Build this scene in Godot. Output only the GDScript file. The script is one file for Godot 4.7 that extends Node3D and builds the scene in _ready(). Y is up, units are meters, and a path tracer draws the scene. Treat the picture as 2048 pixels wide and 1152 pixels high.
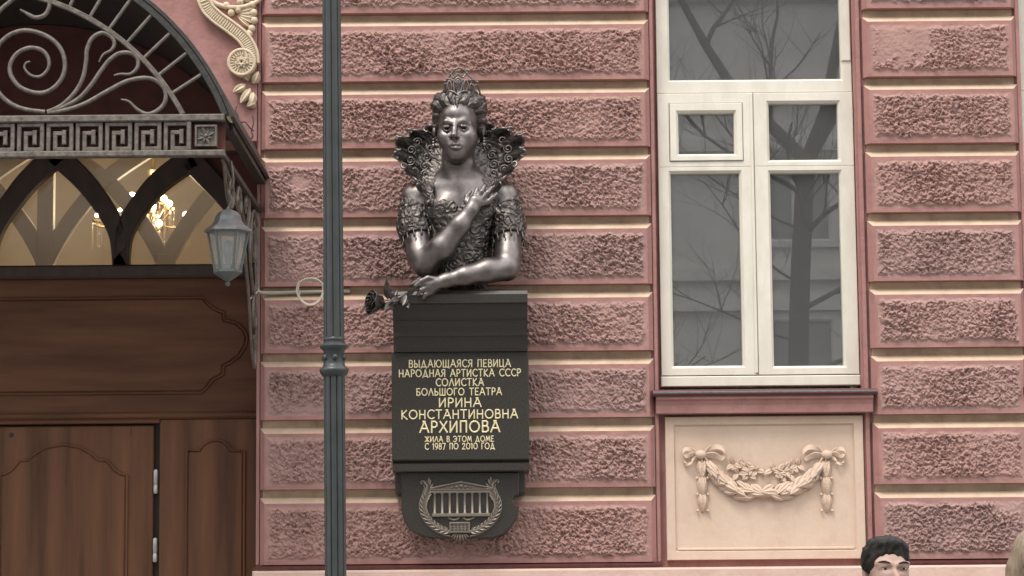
extends Node3D
# A pink rusticated facade with a bronze memorial bust, an iron entrance canopy, a lamp post and two passers-by.

var M := {}
var rng := RandomNumberGenerator.new()
var taken := {}

# ---------------------------------------------------------------- mesh helper
class MB:
	var v := PackedVector3Array()
	var n := PackedVector3Array()

	func tri(a: Vector3, b: Vector3, c: Vector3) -> void:
		# counter-clockwise seen from the front
		var m := (b - a).cross(c - a).normalized()
		v.append(a); v.append(c); v.append(b)
		n.append(m); n.append(m); n.append(m)

	func tris(a: Vector3, b: Vector3, c: Vector3, na: Vector3, nb: Vector3, nc: Vector3) -> void:
		v.append(a); v.append(c); v.append(b)
		n.append(na); n.append(nc); n.append(nb)

	func quad(a: Vector3, b: Vector3, c: Vector3, d: Vector3) -> void:
		tri(a, b, c)
		tri(a, c, d)

	func quads(a: Vector3, b: Vector3, c: Vector3, d: Vector3, na: Vector3, nb: Vector3, nc: Vector3, nd: Vector3) -> void:
		tris(a, b, c, na, nb, nc)
		tris(a, c, d, na, nc, nd)

	func box(lo: Vector3, hi: Vector3, b := 0.0) -> void:
		if b <= 0.0:
			var p := []
			for i in 8:
				p.append(Vector3(hi.x if i & 1 else lo.x, hi.y if i & 2 else lo.y, hi.z if i & 4 else lo.z))
			quad(p[4], p[5], p[7], p[6]); quad(p[1], p[0], p[2], p[3])
			quad(p[0], p[4], p[6], p[2]); quad(p[5], p[1], p[3], p[7])
			quad(p[6], p[7], p[3], p[2]); quad(p[0], p[1], p[5], p[4])
			return
		prism([Vector2(lo.x, lo.y), Vector2(hi.x, lo.y), Vector2(hi.x, hi.y), Vector2(lo.x, hi.y)], lo.z, hi.z, b)

	static func inset(poly: Array, d: float) -> Array:
		var r := []
		var k := poly.size()
		for i in k:
			var a: Vector2 = poly[(i + k - 1) % k]
			var b: Vector2 = poly[i]
			var c: Vector2 = poly[(i + 1) % k]
			var e1 := (b - a).normalized()
			var e2 := (c - b).normalized()
			var n1 := Vector2(-e1.y, e1.x)
			var n2 := Vector2(-e2.y, e2.x)
			var s := n1 + n2
			var den := 1.0 + n1.dot(n2)
			r.append(b + s * (d / maxf(den, 0.35)))
		return r

	# polygon (counter-clockwise) from z0 to z1 with a chamfered front edge
	func prism(poly: Array, z0: float, z1: float, b := 0.0, back := true) -> void:
		var k := poly.size()
		var top := poly if b <= 0.0 else MB.inset(poly, b)
		var zs := z1 - b
		for i in k:
			var p: Vector2 = poly[i]
			var q: Vector2 = poly[(i + 1) % k]
			quad(Vector3(p.x, p.y, z0), Vector3(q.x, q.y, z0), Vector3(q.x, q.y, zs), Vector3(p.x, p.y, zs))
			if b > 0.0:
				var pt: Vector2 = top[i]
				var qt: Vector2 = top[(i + 1) % k]
				quad(Vector3(p.x, p.y, zs), Vector3(q.x, q.y, zs), Vector3(qt.x, qt.y, z1), Vector3(pt.x, pt.y, z1))
		var t := Geometry2D.triangulate_polygon(PackedVector2Array(top))
		for i in range(0, t.size(), 3):
			face(top[t[i]], top[t[i + 1]], top[t[i + 2]], z1, 1.0)
		if back:
			t = Geometry2D.triangulate_polygon(PackedVector2Array(poly))
			for i in range(0, t.size(), 3):
				face(poly[t[i]], poly[t[i + 1]], poly[t[i + 2]], z0, -1.0)

	func face(a: Vector2, b: Vector2, c: Vector2, z: float, way: float) -> void:
		var flip := (b - a).cross(c - a) * way < 0.0
		if flip:
			tri(Vector3(a.x, a.y, z), Vector3(c.x, c.y, z), Vector3(b.x, b.y, z))
		else:
			tri(Vector3(a.x, a.y, z), Vector3(b.x, b.y, z), Vector3(c.x, c.y, z))

	# a rectangular frame: outer and inner rectangle (x0, y0, x1, y1), front zf, back zb, chamfer ch round the opening
	func ring(o: Array, i: Array, zf: float, zb: float, ch := 0.0, dp := 0.0) -> void:
		var oc := [Vector2(o[0], o[1]), Vector2(o[2], o[1]), Vector2(o[2], o[3]), Vector2(o[0], o[3])]
		var ic := [Vector2(i[0], i[1]), Vector2(i[2], i[1]), Vector2(i[2], i[3]), Vector2(i[0], i[3])]
		var mc := [Vector2(i[0] - ch, i[1] - ch), Vector2(i[2] + ch, i[1] - ch), Vector2(i[2] + ch, i[3] + ch), Vector2(i[0] - ch, i[3] + ch)]
		var e := 0.003
		var ec := [Vector2(o[0] + e, o[1] + e), Vector2(o[2] - e, o[1] + e), Vector2(o[2] - e, o[3] - e), Vector2(o[0] + e, o[3] - e)]
		for k in 4:
			var l := (k + 1) % 4
			band(oc[k], oc[l], oc[l], oc[k], zb, zf - e)
			slope(oc[k], oc[l], ec[l], ec[k], zf - e, zf)
			slope(ec[k], ec[l], mc[l], mc[k], zf, zf)
			if ch > 0.0:
				slope(mc[k], mc[l], ic[l], ic[k], zf, zf - dp)
			var a: Vector2 = ic[k]
			var b: Vector2 = ic[l]
			quad(Vector3(a.x, a.y, zf - dp), Vector3(b.x, b.y, zf - dp), Vector3(b.x, b.y, zb), Vector3(a.x, a.y, zb))
			quad(Vector3(oc[l].x, oc[l].y, zb), Vector3(oc[k].x, oc[k].y, zb), Vector3(a.x, a.y, zb), Vector3(b.x, b.y, zb))

	func band(a: Vector2, b: Vector2, c: Vector2, d: Vector2, z0: float, z1: float) -> void:
		quad(Vector3(a.x, a.y, z0), Vector3(b.x, b.y, z0), Vector3(c.x, c.y, z1), Vector3(d.x, d.y, z1))

	func slope(a: Vector2, b: Vector2, c: Vector2, d: Vector2, z0: float, z1: float) -> void:
		quad(Vector3(a.x, a.y, z0), Vector3(b.x, b.y, z0), Vector3(c.x, c.y, z1), Vector3(d.x, d.y, z1))

	# round tube along points; radii is a number or an array; flat squeezes the section across the given up vector
	func tube(p: Array, radii, sides := 8, closed := false, flat := 1.0, up := Vector3.ZERO) -> void:
		var k := p.size()
		var rings := []
		var last := Vector3.ZERO
		for i in k:
			var a: Vector3 = p[(i + k - 1) % k] if closed else p[maxi(i - 1, 0)]
			var b: Vector3 = p[(i + 1) % k] if closed else p[mini(i + 1, k - 1)]
			var t := (b - a).normalized()
			var s: Vector3
			if up != Vector3.ZERO:
				s = t.cross(up).normalized()
			elif last == Vector3.ZERO:
				s = t.cross(Vector3.UP if absf(t.y) < 0.9 else Vector3.RIGHT).normalized()
			else:
				s = (last - t * last.dot(t)).normalized()
			last = s
			var w := s.cross(t)
			var r: float = radii[i] if radii is Array else radii
			var g := []
			for j in sides:
				var an := TAU * j / sides
				var m := s * cos(an) + w * sin(an) * flat
				g.append([p[i] + m * r, (s * cos(an) * flat + w * sin(an)).normalized()])
			rings.append(g)
		for i in (k if closed else k - 1):
			var g0: Array = rings[i]
			var g1: Array = rings[(i + 1) % k]
			for j in sides:
				var l := (j + 1) % sides
				quads(g0[j][0], g1[j][0], g1[l][0], g0[l][0], g0[j][1], g1[j][1], g1[l][1], g0[l][1])
		if not closed:
			for e in [0, k - 1]:
				var g: Array = rings[e]
				for j in range(1, sides - 1):
					if e == 0:
						tri(g[0][0], g[j][0], g[j + 1][0])
					else:
						tri(g[0][0], g[j + 1][0], g[j][0])

	# profile of Vector2(radius, height) from the bottom up, turned round a vertical axis
	func lathe(prof: Array, c: Vector3, sides := 20, sharp := 0.6, flute := 0.0, flutes := 0) -> void:
		var k := prof.size()
		var seg := []
		for i in k - 1:
			var d: Vector2 = prof[i + 1] - prof[i]
			seg.append(Vector2(d.y, -d.x).normalized())
		for i in k - 1:
			var n0: Vector2 = seg[i]
			var n1: Vector2 = seg[i]
			if i > 0 and seg[i - 1].dot(seg[i]) > sharp:
				n0 = (seg[i - 1] + seg[i]).normalized()
			if i < k - 2 and seg[i + 1].dot(seg[i]) > sharp:
				n1 = (seg[i + 1] + seg[i]).normalized()
			for j in sides:
				var a0 := TAU * j / sides
				var a1 := TAU * (j + 1) / sides
				var f0 := 1.0
				var f1 := 1.0
				if flutes > 0:
					f0 -= flute * pow(1.0 - absf(sin(a0 * flutes / 2.0)), 3.0)
					f1 -= flute * pow(1.0 - absf(sin(a1 * flutes / 2.0)), 3.0)
				var d0 := Vector3(cos(a0), 0, -sin(a0))
				var d1 := Vector3(cos(a1), 0, -sin(a1))
				var p0: Vector2 = prof[i]
				var p1: Vector2 = prof[i + 1]
				var A := c + d0 * p0.x * f0 + Vector3.UP * p0.y
				var B := c + d1 * p0.x * f1 + Vector3.UP * p0.y
				var C := c + d1 * p1.x * f1 + Vector3.UP * p1.y
				var D := c + d0 * p1.x * f0 + Vector3.UP * p1.y
				if flutes > 0:
					if p0.x > 0.0005:
						tri(A, B, C)
					if p1.x > 0.0005:
						tri(A, C, D)
				else:
					var nA := (d0 * n0.x + Vector3.UP * n0.y)
					var nB := (d1 * n0.x + Vector3.UP * n0.y)
					var nC := (d1 * n1.x + Vector3.UP * n1.y)
					var nD := (d0 * n1.x + Vector3.UP * n1.y)
					if p0.x > 0.0005:
						tris(A, B, C, nA, nB, nC)
					if p1.x > 0.0005:
						tris(A, C, D, nA, nC, nD)

	func ball(t: Transform3D, a := 12, b := 8) -> void:
		var inv := t.basis.inverse().transposed()
		for i in b:
			for j in a:
				var q := []
				for e in [[0, 0], [1, 0], [1, 1], [0, 1]]:
					var th: float = PI * (i + e[1]) / b
					var ph: float = -TAU * (j + e[0]) / a
					q.append(Vector3(sin(th) * cos(ph), -cos(th), sin(th) * sin(ph)))
				if i > 0:
					tris(t * q[0], t * q[1], t * q[2], (inv * q[0]).normalized(), (inv * q[1]).normalized(), (inv * q[2]).normalized())
				if i < b - 1:
					tris(t * q[0], t * q[2], t * q[3], (inv * q[0]).normalized(), (inv * q[2]).normalized(), (inv * q[3]).normalized())

	# a pointed leaf or petal with a body: root at the origin, growing along +y, its face towards +z
	func leaf(t: Transform3D, length: float, width: float, thick: float, curl := 0.0, steps := 6, blunt := 0.75) -> void:
		var rows := []
		for i in steps + 1:
			var u := float(i) / steps
			var w := width * 0.5 * pow(sin(PI * pow(u * 0.97 + 0.015, blunt)), 0.85) + 0.0006
			var h := thick * sin(PI * minf(u * 0.9 + 0.1, 1.0))
			var z := curl * u * u
			rows.append([Vector3(-w, u * length, z - h * 0.35), Vector3(-w * 0.45, u * length, z + h * 0.75), Vector3(0, u * length, z + h * 0.55), Vector3(w * 0.45, u * length, z + h * 0.75), Vector3(w, u * length, z - h * 0.35)])
		for i in steps:
			for j in 4:
				quad(t * rows[i][j], t * rows[i][j + 1], t * rows[i + 1][j + 1], t * rows[i + 1][j])
			quad(t * rows[i][4], t * rows[i][0], t * rows[i + 1][0], t * rows[i + 1][4])

	# a sheet given as a grid of points, with thickness, smooth
	func sheet(g: Array, th: float) -> void:
		var rows := g.size()
		var cols: int = g[0].size()
		var nn := []
		for i in rows:
			var r := []
			for j in cols:
				var du: Vector3 = g[i][mini(j + 1, cols - 1)] - g[i][maxi(j - 1, 0)]
				var dv: Vector3 = g[mini(i + 1, rows - 1)][j] - g[maxi(i - 1, 0)][j]
				r.append(du.cross(dv).normalized())
			nn.append(r)
		for i in rows - 1:
			for j in cols - 1:
				var p := [[i, j], [i, j + 1], [i + 1, j + 1], [i + 1, j]]
				var a := []
				var b := []
				var m := []
				for e in p:
					var x: Vector3 = nn[e[0]][e[1]]
					a.append(g[e[0]][e[1]] + x * th * 0.5)
					b.append(g[e[0]][e[1]] - x * th * 0.5)
					m.append(x)
				quads(a[0], a[1], a[2], a[3], m[0], m[1], m[2], m[3])
				quads(b[3], b[2], b[1], b[0], -m[3], -m[2], -m[1], -m[0])
				if i == 0:
					quad(b[0], b[1], a[1], a[0])
				if i == rows - 2:
					quad(b[2], b[3], a[3], a[2])
				if j == 0:
					quad(b[3], b[0], a[0], a[3])
				if j == cols - 2:
					quad(b[1], b[2], a[2], a[1])

	func mesh() -> ArrayMesh:
		var m := ArrayMesh.new()
		var a := []
		a.resize(Mesh.ARRAY_MAX)
		a[Mesh.ARRAY_VERTEX] = v
		a[Mesh.ARRAY_NORMAL] = n
		m.add_surface_from_arrays(Mesh.PRIMITIVE_TRIANGLES, a)
		return m

# ---------------------------------------------------------------- smooth solid helper (distance field, meshed as surface nets)
class Solid:
	var A := PackedVector3Array()
	var B := PackedVector3Array()
	var RA := PackedFloat32Array()
	var RB := PackedFloat32Array()
	var K := PackedFloat32Array()
	var T := PackedInt32Array()      # 0 tapered capsule, 1 ellipsoid
	var OP := PackedInt32Array()     # 0 join, 1 carve
	var INV := []
	var post: Callable
	var lo := Vector3(1e9, 1e9, 1e9)
	var hi := Vector3(-1e9, -1e9, -1e9)

	func cone(a: Vector3, b: Vector3, ra: float, rb: float, k := 0.02, op := 0) -> void:
		A.append(a); B.append(b); RA.append(ra); RB.append(rb); K.append(k); T.append(0); OP.append(op); INV.append(Basis())
		if op == 0:
			var r := maxf(ra, rb) + 0.02
			grow(a, r); grow(b, r)

	func chain(p: Array, r: Array, k := 0.02, op := 0) -> void:
		for i in p.size() - 1:
			cone(p[i], p[i + 1], r[i], r[i + 1], k, op)

	func ell(c: Vector3, r: Vector3, k := 0.02, op := 0, turn := Basis()) -> void:
		A.append(c); B.append(r); RA.append(minf(r.x, minf(r.y, r.z))); RB.append(maxf(r.x, maxf(r.y, r.z))); K.append(k); T.append(1); OP.append(op); INV.append(turn.inverse())
		if op == 0:
			grow(c, maxf(r.x, maxf(r.y, r.z)) + 0.02)

	func grow(p: Vector3, r: float) -> void:
		lo = lo.min(p - Vector3.ONE * r)
		hi = hi.max(p + Vector3.ONE * r)

	func at(p: Vector3, list: PackedInt32Array) -> float:
		var d := 1.0
		for i in list:
			var e: float
			if T[i] == 0:
				var a := A[i]
				var ba := B[i] - a
				var pa := p - a
				var h := clampf(pa.dot(ba) / maxf(ba.length_squared(), 1e-9), 0.0, 1.0)
				e = (pa - ba * h).length() - RA[i] - (RB[i] - RA[i]) * h
			else:
				var q: Vector3 = INV[i] * (p - A[i])
				var r := B[i]
				var k0 := (q / r).length()
				var k1 := (q / (r * r)).length()
				e = k0 * (k0 - 1.0) / maxf(k1, 1e-6)
			var k := K[i]
			if OP[i] == 0:
				var m := maxf(k - absf(d - e), 0.0) / maxf(k, 1e-6)
				d = minf(d, e) - m * m * k * 0.25
			else:
				e = -e
				var m2 := maxf(k - absf(d - e), 0.0) / maxf(k, 1e-6)
				d = maxf(d, e) + m2 * m2 * k * 0.25
		if post.is_valid():
			d = post.call(p, d)
		return d

	# meshes the part between y0 and y1 with cells of size s into mb
	func into(mb: MB, s: float, y0 := -1e9, y1 := 1e9) -> void:
		var n := 8
		var o := lo
		o.y = maxf(o.y, y0)
		var top := hi
		top.y = minf(top.y, y1)
		var bs := s * n
		var nb := Vector3i(((top - o) / bs).ceil())
		var all := PackedInt32Array(range(A.size()))
		var vert := {}
		var pos := PackedVector3Array()
		var edges := PackedInt64Array()
		var diag := bs * 0.87
		var val := PackedFloat32Array()
		var w := n + 1
		val.resize(w * w * w)
		for bz in nb.z:
			for by in nb.y:
				for bx in nb.x:
					var org := o + Vector3(bx, by, bz) * bs
					var mid := org + Vector3.ONE * bs * 0.5
					var near := PackedInt32Array()
					var best := 1e9
					for i in all:
						var e: float
						if T[i] == 0:
							var ba := B[i] - A[i]
							var h := clampf((mid - A[i]).dot(ba) / maxf(ba.length_squared(), 1e-9), 0.0, 1.0)
							e = (mid - A[i] - ba * h).length() - maxf(RA[i], RB[i])
						else:
							e = (mid - A[i]).length() - RB[i]
						if e < diag + 0.10:
							near.append(i)
							if OP[i] == 0:
								best = minf(best, e)
					if best > diag + 0.05:
						continue
					var dm := at(mid, near)
					if absf(dm) > diag + 0.05:
						continue
					var q := 0
					for z in w:
						for y in w:
							for x in w:
								val[q] = at(org + Vector3(x, y, z) * s, near)
								q += 1
					for z in n:
						for y in n:
							for x in n:
								var b := x + w * (y + w * z)
								var c := [val[b], val[b + 1], val[b + w], val[b + w + 1], val[b + w * w], val[b + w * w + 1], val[b + w * w + w], val[b + w * w + w + 1]]
								var m := 0
								for i in 8:
									if c[i] < 0.0:
										m |= 1 << i
								if m == 0 or m == 255:
									continue
								var sum := Vector3.ZERO
								var cnt := 0
								for e in EDGES:
									var va: float = c[e[0]]
									var vb: float = c[e[1]]
									if (va < 0.0) != (vb < 0.0):
										var t := va / (va - vb)
										sum += Vector3(CORN[e[0]]).lerp(Vector3(CORN[e[1]]), t)
										cnt += 1
								var gx := bx * n + x
								var gy := by * n + y
								var gz := bz * n + z
								vert[gx + 4096 * (gy + 4096 * gz)] = pos.size()
								pos.append(org + (Vector3(x, y, z) + sum / cnt) * s)
								var key := gx + 4096 * (gy + 4096 * gz)
								for ax in 3:
									if (c[0] < 0.0) != (c[1 << ax] < 0.0):
										edges.append(key * 8 + ax * 2 + (1 if c[0] < 0.0 else 0))
		var nor := PackedVector3Array()
		nor.resize(pos.size())
		var idx := PackedInt32Array()
		var step := [1, 4096, 4096 * 4096]
		for e in edges:
			var key := e >> 3
			var ax := (e >> 1) & 3
			var ins := e & 1
			var u: int = step[(ax + 1) % 3]
			var r: int = step[(ax + 2) % 3]
			var k0 := key - u - r
			var k1 := key - r
			var k3 := key - u
			if not (vert.has(k0) and vert.has(k1) and vert.has(k3)):
				continue
			var a: int = vert[k0]
			var b: int = vert[k1]
			var c: int = vert[key]
			var d: int = vert[k3]
			var qd := [a, b, c, a, c, d] if ins == 1 else [a, c, b, a, d, c]
			for i in [0, 3]:
				var p0 := pos[qd[i]]
				var m := (pos[qd[i + 1]] - p0).cross(pos[qd[i + 2]] - p0)
				nor[qd[i]] += m; nor[qd[i + 1]] += m; nor[qd[i + 2]] += m
				idx.append(qd[i]); idx.append(qd[i + 1]); idx.append(qd[i + 2])
		for i in nor.size():
			nor[i] = nor[i].normalized()
		for i in range(0, idx.size(), 3):
			mb.tris(pos[idx[i]], pos[idx[i + 1]], pos[idx[i + 2]], nor[idx[i]], nor[idx[i + 1]], nor[idx[i + 2]])

	const CORN := [Vector3i(0, 0, 0), Vector3i(1, 0, 0), Vector3i(0, 1, 0), Vector3i(1, 1, 0), Vector3i(0, 0, 1), Vector3i(1, 0, 1), Vector3i(0, 1, 1), Vector3i(1, 1, 1)]
	const EDGES := [[0, 1], [2, 3], [4, 5], [6, 7], [0, 2], [1, 3], [4, 6], [5, 7], [0, 4], [1, 5], [2, 6], [3, 7]]

# ---------------------------------------------------------------- nodes
func thing(called: String, label: String, category: String, at := Vector3.ZERO, group := "") -> Node3D:
	var o := Node3D.new()
	taken[called] = taken.get(called, -1) + 1
	o.name = called if taken[called] == 0 else "%s_%03d" % [called, taken[called]]
	add_child(o)
	o.position = at
	o.set_meta("label", label)
	o.set_meta("category", category)
	if group:
		o.set_meta("group", group)
	return o

# one named mesh under a thing or a part; points are given in world metres
func part(parent: Node3D, called: String, mb: MB, m: Material, label := "") -> MeshInstance3D:
	var o := MeshInstance3D.new()
	o.name = called
	o.mesh = mb.mesh()
	o.material_override = m
	parent.add_child(o, true)
	if parent.get_parent() == self and parent.position != Vector3.ZERO:
		o.position = -parent.position
	if label:
		o.set_meta("label", label)
	return o

func holder(parent: Node3D, called: String, label := "") -> Node3D:
	var o := Node3D.new()
	o.name = called
	parent.add_child(o, true)
	if parent.position != Vector3.ZERO:
		o.position = -parent.position
	if label:
		o.set_meta("label", label)
	return o

func structure(called: String, mb: MB, m: Material) -> MeshInstance3D:
	var o := part(self, called, mb, m)
	o.set_meta("kind", "structure")
	return o

# ---------------------------------------------------------------- curves
func spline(p: Array, per := 6, closed := false) -> Array:
	var r := []
	var k := p.size()
	for i in (k if closed else k - 1):
		var a = p[(i + k - 1) % k] if closed else p[maxi(i - 1, 0)]
		var b = p[i]
		var c = p[(i + 1) % k]
		var d = p[(i + 2) % k] if closed else p[mini(i + 2, k - 1)]
		for j in per:
			var t := float(j) / per
			r.append(b.cubic_interpolate(c, a, d, t))
	if not closed:
		r.append(p[k - 1])
	return r

func lift(p: Array, z: float) -> Array:
	var r := []
	for q in p:
		r.append(Vector3(q.x, q.y, z))
	return r

# a flat band of given width along a 2D path, as a polygon
func ribbon(p: Array, w0: float, w1: float) -> Array:
	var l := []
	var r := []
	for i in p.size():
		var t: Vector2 = (p[mini(i + 1, p.size() - 1)] - p[maxi(i - 1, 0)]).normalized()
		var s := Vector2(-t.y, t.x) * lerpf(w0, w1, float(i) / (p.size() - 1)) * 0.5
		l.append(p[i] + s)
		r.append(p[i] - s)
	l.reverse()
	r.append_array(l)
	return r

func taper(k: int, r0: float, r1: float, from := 0.6) -> Array:
	var r := []
	for i in k:
		var t := float(i) / (k - 1)
		r.append(r0 if t < from else lerpf(r0, r1, (t - from) / (1.0 - from)))
	return r

# ---------------------------------------------------------------- materials (colours are linear base colours)
func noise_tex(seed_: int, freq: float, octaves: int, low: Color, high: Color, size := 512, kind := FastNoiseLite.TYPE_SIMPLEX_SMOOTH, mid := 0.5) -> NoiseTexture2D:
	var f := FastNoiseLite.new()
	f.seed = seed_
	f.noise_type = kind
	f.frequency = freq
	f.fractal_octaves = octaves
	f.fractal_gain = 0.6
	var t := NoiseTexture2D.new()
	t.width = size
	t.height = size
	t.seamless = true
	t.noise = f
	var g := Gradient.new()
	g.offsets = PackedFloat32Array([0.0, mid, 1.0])
	var c := [low, low.lerp(high, 0.5), high]
	g.colors = PackedColorArray([c[0].linear_to_srgb(), c[1].linear_to_srgb(), c[2].linear_to_srgb()])
	t.color_ramp = g
	return t

func mat(called: String, c: Color, rough: float, metal := 0.0) -> StandardMaterial3D:
	var m := StandardMaterial3D.new()
	m.resource_name = called
	m.albedo_color = c.linear_to_srgb()
	m.roughness = rough
	m.metallic = metal
	M[called] = m
	return m

func grained(m: StandardMaterial3D, low: Color, high: Color, period: Vector3, freq := 0.01, octaves := 5, seed_ := 1, mid := 0.5) -> StandardMaterial3D:
	m.albedo_color = Color.WHITE
	m.albedo_texture = noise_tex(seed_, freq, octaves, low, high, 512, FastNoiseLite.TYPE_SIMPLEX_SMOOTH, mid)
	m.uv1_triplanar = true
	m.uv1_world_triplanar = true
	m.uv1_scale = Vector3(1.0 / period.x, 1.0 / period.y, 1.0 / period.z)
	return m

func relief(m: StandardMaterial3D, cm: float, freq: float, octaves := 4, seed_ := 5) -> StandardMaterial3D:
	m.heightmap_enabled = true
	m.heightmap_texture = noise_tex(seed_, freq, octaves, Color.BLACK, Color.WHITE)
	m.heightmap_scale = cm
	return m

# soot and rain marks with an outline of their own, laid over the paint
func soot(m: StandardMaterial3D, most: float, seed_: int) -> void:
	var f := FastNoiseLite.new()
	f.seed = seed_
	f.frequency = 0.012
	f.fractal_octaves = 6
	f.fractal_gain = 0.62
	var t := NoiseTexture2D.new()
	t.width = 512
	t.height = 512
	t.seamless = true
	t.noise = f
	var g := Gradient.new()
	g.offsets = PackedFloat32Array([0.0, 0.5, 0.62, 0.78, 1.0])
	var c := Color(0.30, 0.25, 0.22)
	g.colors = PackedColorArray([Color(c, 0.0), Color(c, 0.0), Color(c, most * 0.35), Color(c, most * 0.8), Color(c, most)])
	t.color_ramp = g
	m.detail_enabled = true
	m.detail_albedo = t
	m.detail_blend_mode = BaseMaterial3D.BLEND_MODE_MIX
	m.detail_uv_layer = BaseMaterial3D.DETAIL_UV_2
	m.uv2_triplanar = true
	m.uv2_world_triplanar = true
	m.uv2_scale = Vector3(1.0 / 0.9, 1.0 / 1.7, 1.0 / 0.9)

func make_materials() -> void:
	relief(grained(mat("pink", Color.WHITE, 0.85), Color(0.31, 0.150, 0.135), Color(0.405, 0.212, 0.188), Vector3(1.7, 1.7, 1.7), 0.006, 6, 3), 0.25, 0.05)
	relief(grained(mat("pink_rough", Color.WHITE, 0.92), Color(0.30, 0.182, 0.160), Color(0.42, 0.258, 0.228), Vector3(1.3, 1.3, 1.3), 0.012, 6, 8), 0.3, 0.08)
	soot(M.pink, 0.20, 101)
	soot(M.pink_rough, 0.10, 102)
	for k in 2:
		var a: StandardMaterial3D = M.pink_rough.duplicate()
		a.albedo_color = [Color(0.965, 0.975, 0.98), Color(1.0, 0.985, 0.975)][k]
		a.uv1_offset = Vector3(0.31 + k * 0.37, 0.17 + k * 0.29, 0.4)
		a.uv2_offset = Vector3(0.21 + k * 0.33, 0.47 + k * 0.19, 0.1)
		M["pink_rough_%d" % k] = a
	M["pink_rough_2"] = M.pink_rough
	relief(grained(mat("cream", Color.WHITE, 0.8), Color(0.46, 0.34, 0.235), Color(0.64, 0.49, 0.36), Vector3(1.1, 0.6, 1.1), 0.008, 6, 12), 0.15, 0.05)
	soot(M.cream, 0.25, 103)
	relief(grained(mat("peach", Color.WHITE, 0.85), Color(0.56, 0.42, 0.32), Color(0.63, 0.485, 0.38), Vector3(1.5, 1.5, 1.5), 0.006, 6, 22), 0.12, 0.04)
	soot(M.peach, 0.07, 104)
	relief(grained(mat("plinth", Color.WHITE, 0.85), Color(0.52, 0.35, 0.29), Color(0.63, 0.45, 0.38), Vector3(1.5, 1.5, 1.5), 0.008, 6, 24), 0.2, 0.05)
	relief(grained(mat("stucco", Color.WHITE, 0.8), Color(0.46, 0.36, 0.24), Color(0.66, 0.55, 0.40), Vector3(0.5, 0.5, 0.5), 0.01, 5, 32), 0.1, 0.04)
	grained(mat("frame", Color.WHITE, 0.45), Color(0.62, 0.58, 0.49), Color(0.73, 0.69, 0.60), Vector3(0.8, 2.0, 0.8), 0.008, 5, 41)
	soot(M.frame, 0.06, 105)
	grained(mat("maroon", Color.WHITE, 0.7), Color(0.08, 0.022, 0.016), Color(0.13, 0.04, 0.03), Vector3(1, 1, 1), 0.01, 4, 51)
	relief(grained(mat("wood", Color.WHITE, 0.6), Color(0.058, 0.025, 0.013), Color(0.185, 0.084, 0.043), Vector3(1.1, 14.0, 1.1), 0.008, 6, 61), 0.05, 0.012, 6, 61)
	M.wood.metallic_specular = 0.35
	relief(grained(mat("wood_across", Color.WHITE, 0.6), Color(0.066, 0.027, 0.014), Color(0.145, 0.062, 0.031), Vector3(9.0, 0.9, 0.9), 0.01, 6, 62), 0.05, 0.012, 6, 62)
	M.wood_across.metallic_specular = 0.35
	grained(mat("dark_wood", Color.WHITE, 0.55), Color(0.020, 0.011, 0.008), Color(0.05, 0.026, 0.017), Vector3(0.5, 1.5, 0.5), 0.01, 5, 63)
	relief(grained(mat("iron", Color.WHITE, 0.55, 0.25), Color(0.06, 0.05, 0.042), Color(0.215, 0.185, 0.155), Vector3(0.5, 0.5, 0.5), 0.02, 6, 71), 0.06, 0.06)
	grained(mat("dark_iron", Color.WHITE, 0.5, 0.3), Color(0.022, 0.021, 0.02), Color(0.06, 0.055, 0.05), Vector3(0.5, 0.5, 0.5), 0.02, 5, 72)
	relief(grained(mat("post", Color.WHITE, 0.38, 0.1), Color(0.026, 0.032, 0.032), Color(0.048, 0.056, 0.055), Vector3(0.5, 1.2, 0.5), 0.015, 5, 73), 0.03, 0.05)
	relief(grained(mat("bronze", Color.WHITE, 0.40, 0.92), Color(0.12, 0.104, 0.098), Color(0.27, 0.243, 0.232), Vector3(0.5, 0.5, 0.5), 0.012, 6, 81), 0.05, 0.05)
	relief(grained(mat("bronze_dark", Color.WHITE, 0.42, 0.85), Color(0.045, 0.039, 0.035), Color(0.17, 0.15, 0.138), Vector3(0.4, 0.4, 0.4), 0.02, 6, 82), 0.05, 0.06)
	grained(mat("granite", Color.WHITE, 0.3), Color(0.004, 0.0035, 0.003), Color(0.060, 0.051, 0.042), Vector3(0.4, 0.4, 0.4), 0.09, 3, 83)
	mat("gold", Color(0.80, 0.70, 0.44), 0.4, 0.4)
	mat("emblem", Color(0.24, 0.205, 0.17), 0.45, 0.8)
	grained(mat("lantern_roof", Color.WHITE, 0.4, 0.2), Color(0.10, 0.10, 0.10), Color(0.19, 0.19, 0.19), Vector3(0.4, 0.4, 0.4), 0.02, 5, 84)
	mat("lantern_dark", Color(0.10, 0.115, 0.11), 0.45, 0.2)
	var g := mat("glass", Color(0.9, 0.92, 0.92), 0.0)
	g.transparency = BaseMaterial3D.TRANSPARENCY_ALPHA
	g.albedo_color.a = 0.02
	var dg := mat("dusty_glass", Color(0.42, 0.38, 0.32), 0.16)
	dg.transparency = BaseMaterial3D.TRANSPARENCY_ALPHA
	dg.albedo_color.a = 0.13
	var lg := mat("lantern_glass", Color(0.42, 0.44, 0.42), 0.22)
	lg.transparency = BaseMaterial3D.TRANSPARENCY_ALPHA
	lg.albedo_color.a = 0.28
	grained(mat("sill_metal", Color.WHITE, 0.35, 0.3), Color(0.075, 0.022, 0.018), Color(0.13, 0.045, 0.04), Vector3(0.6, 0.6, 0.6), 0.02, 5, 85)
	mat("hinge", Color(0.45, 0.44, 0.42), 0.4, 0.6)
	mat("cable", Color(0.46, 0.41, 0.33), 0.6)
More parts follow.
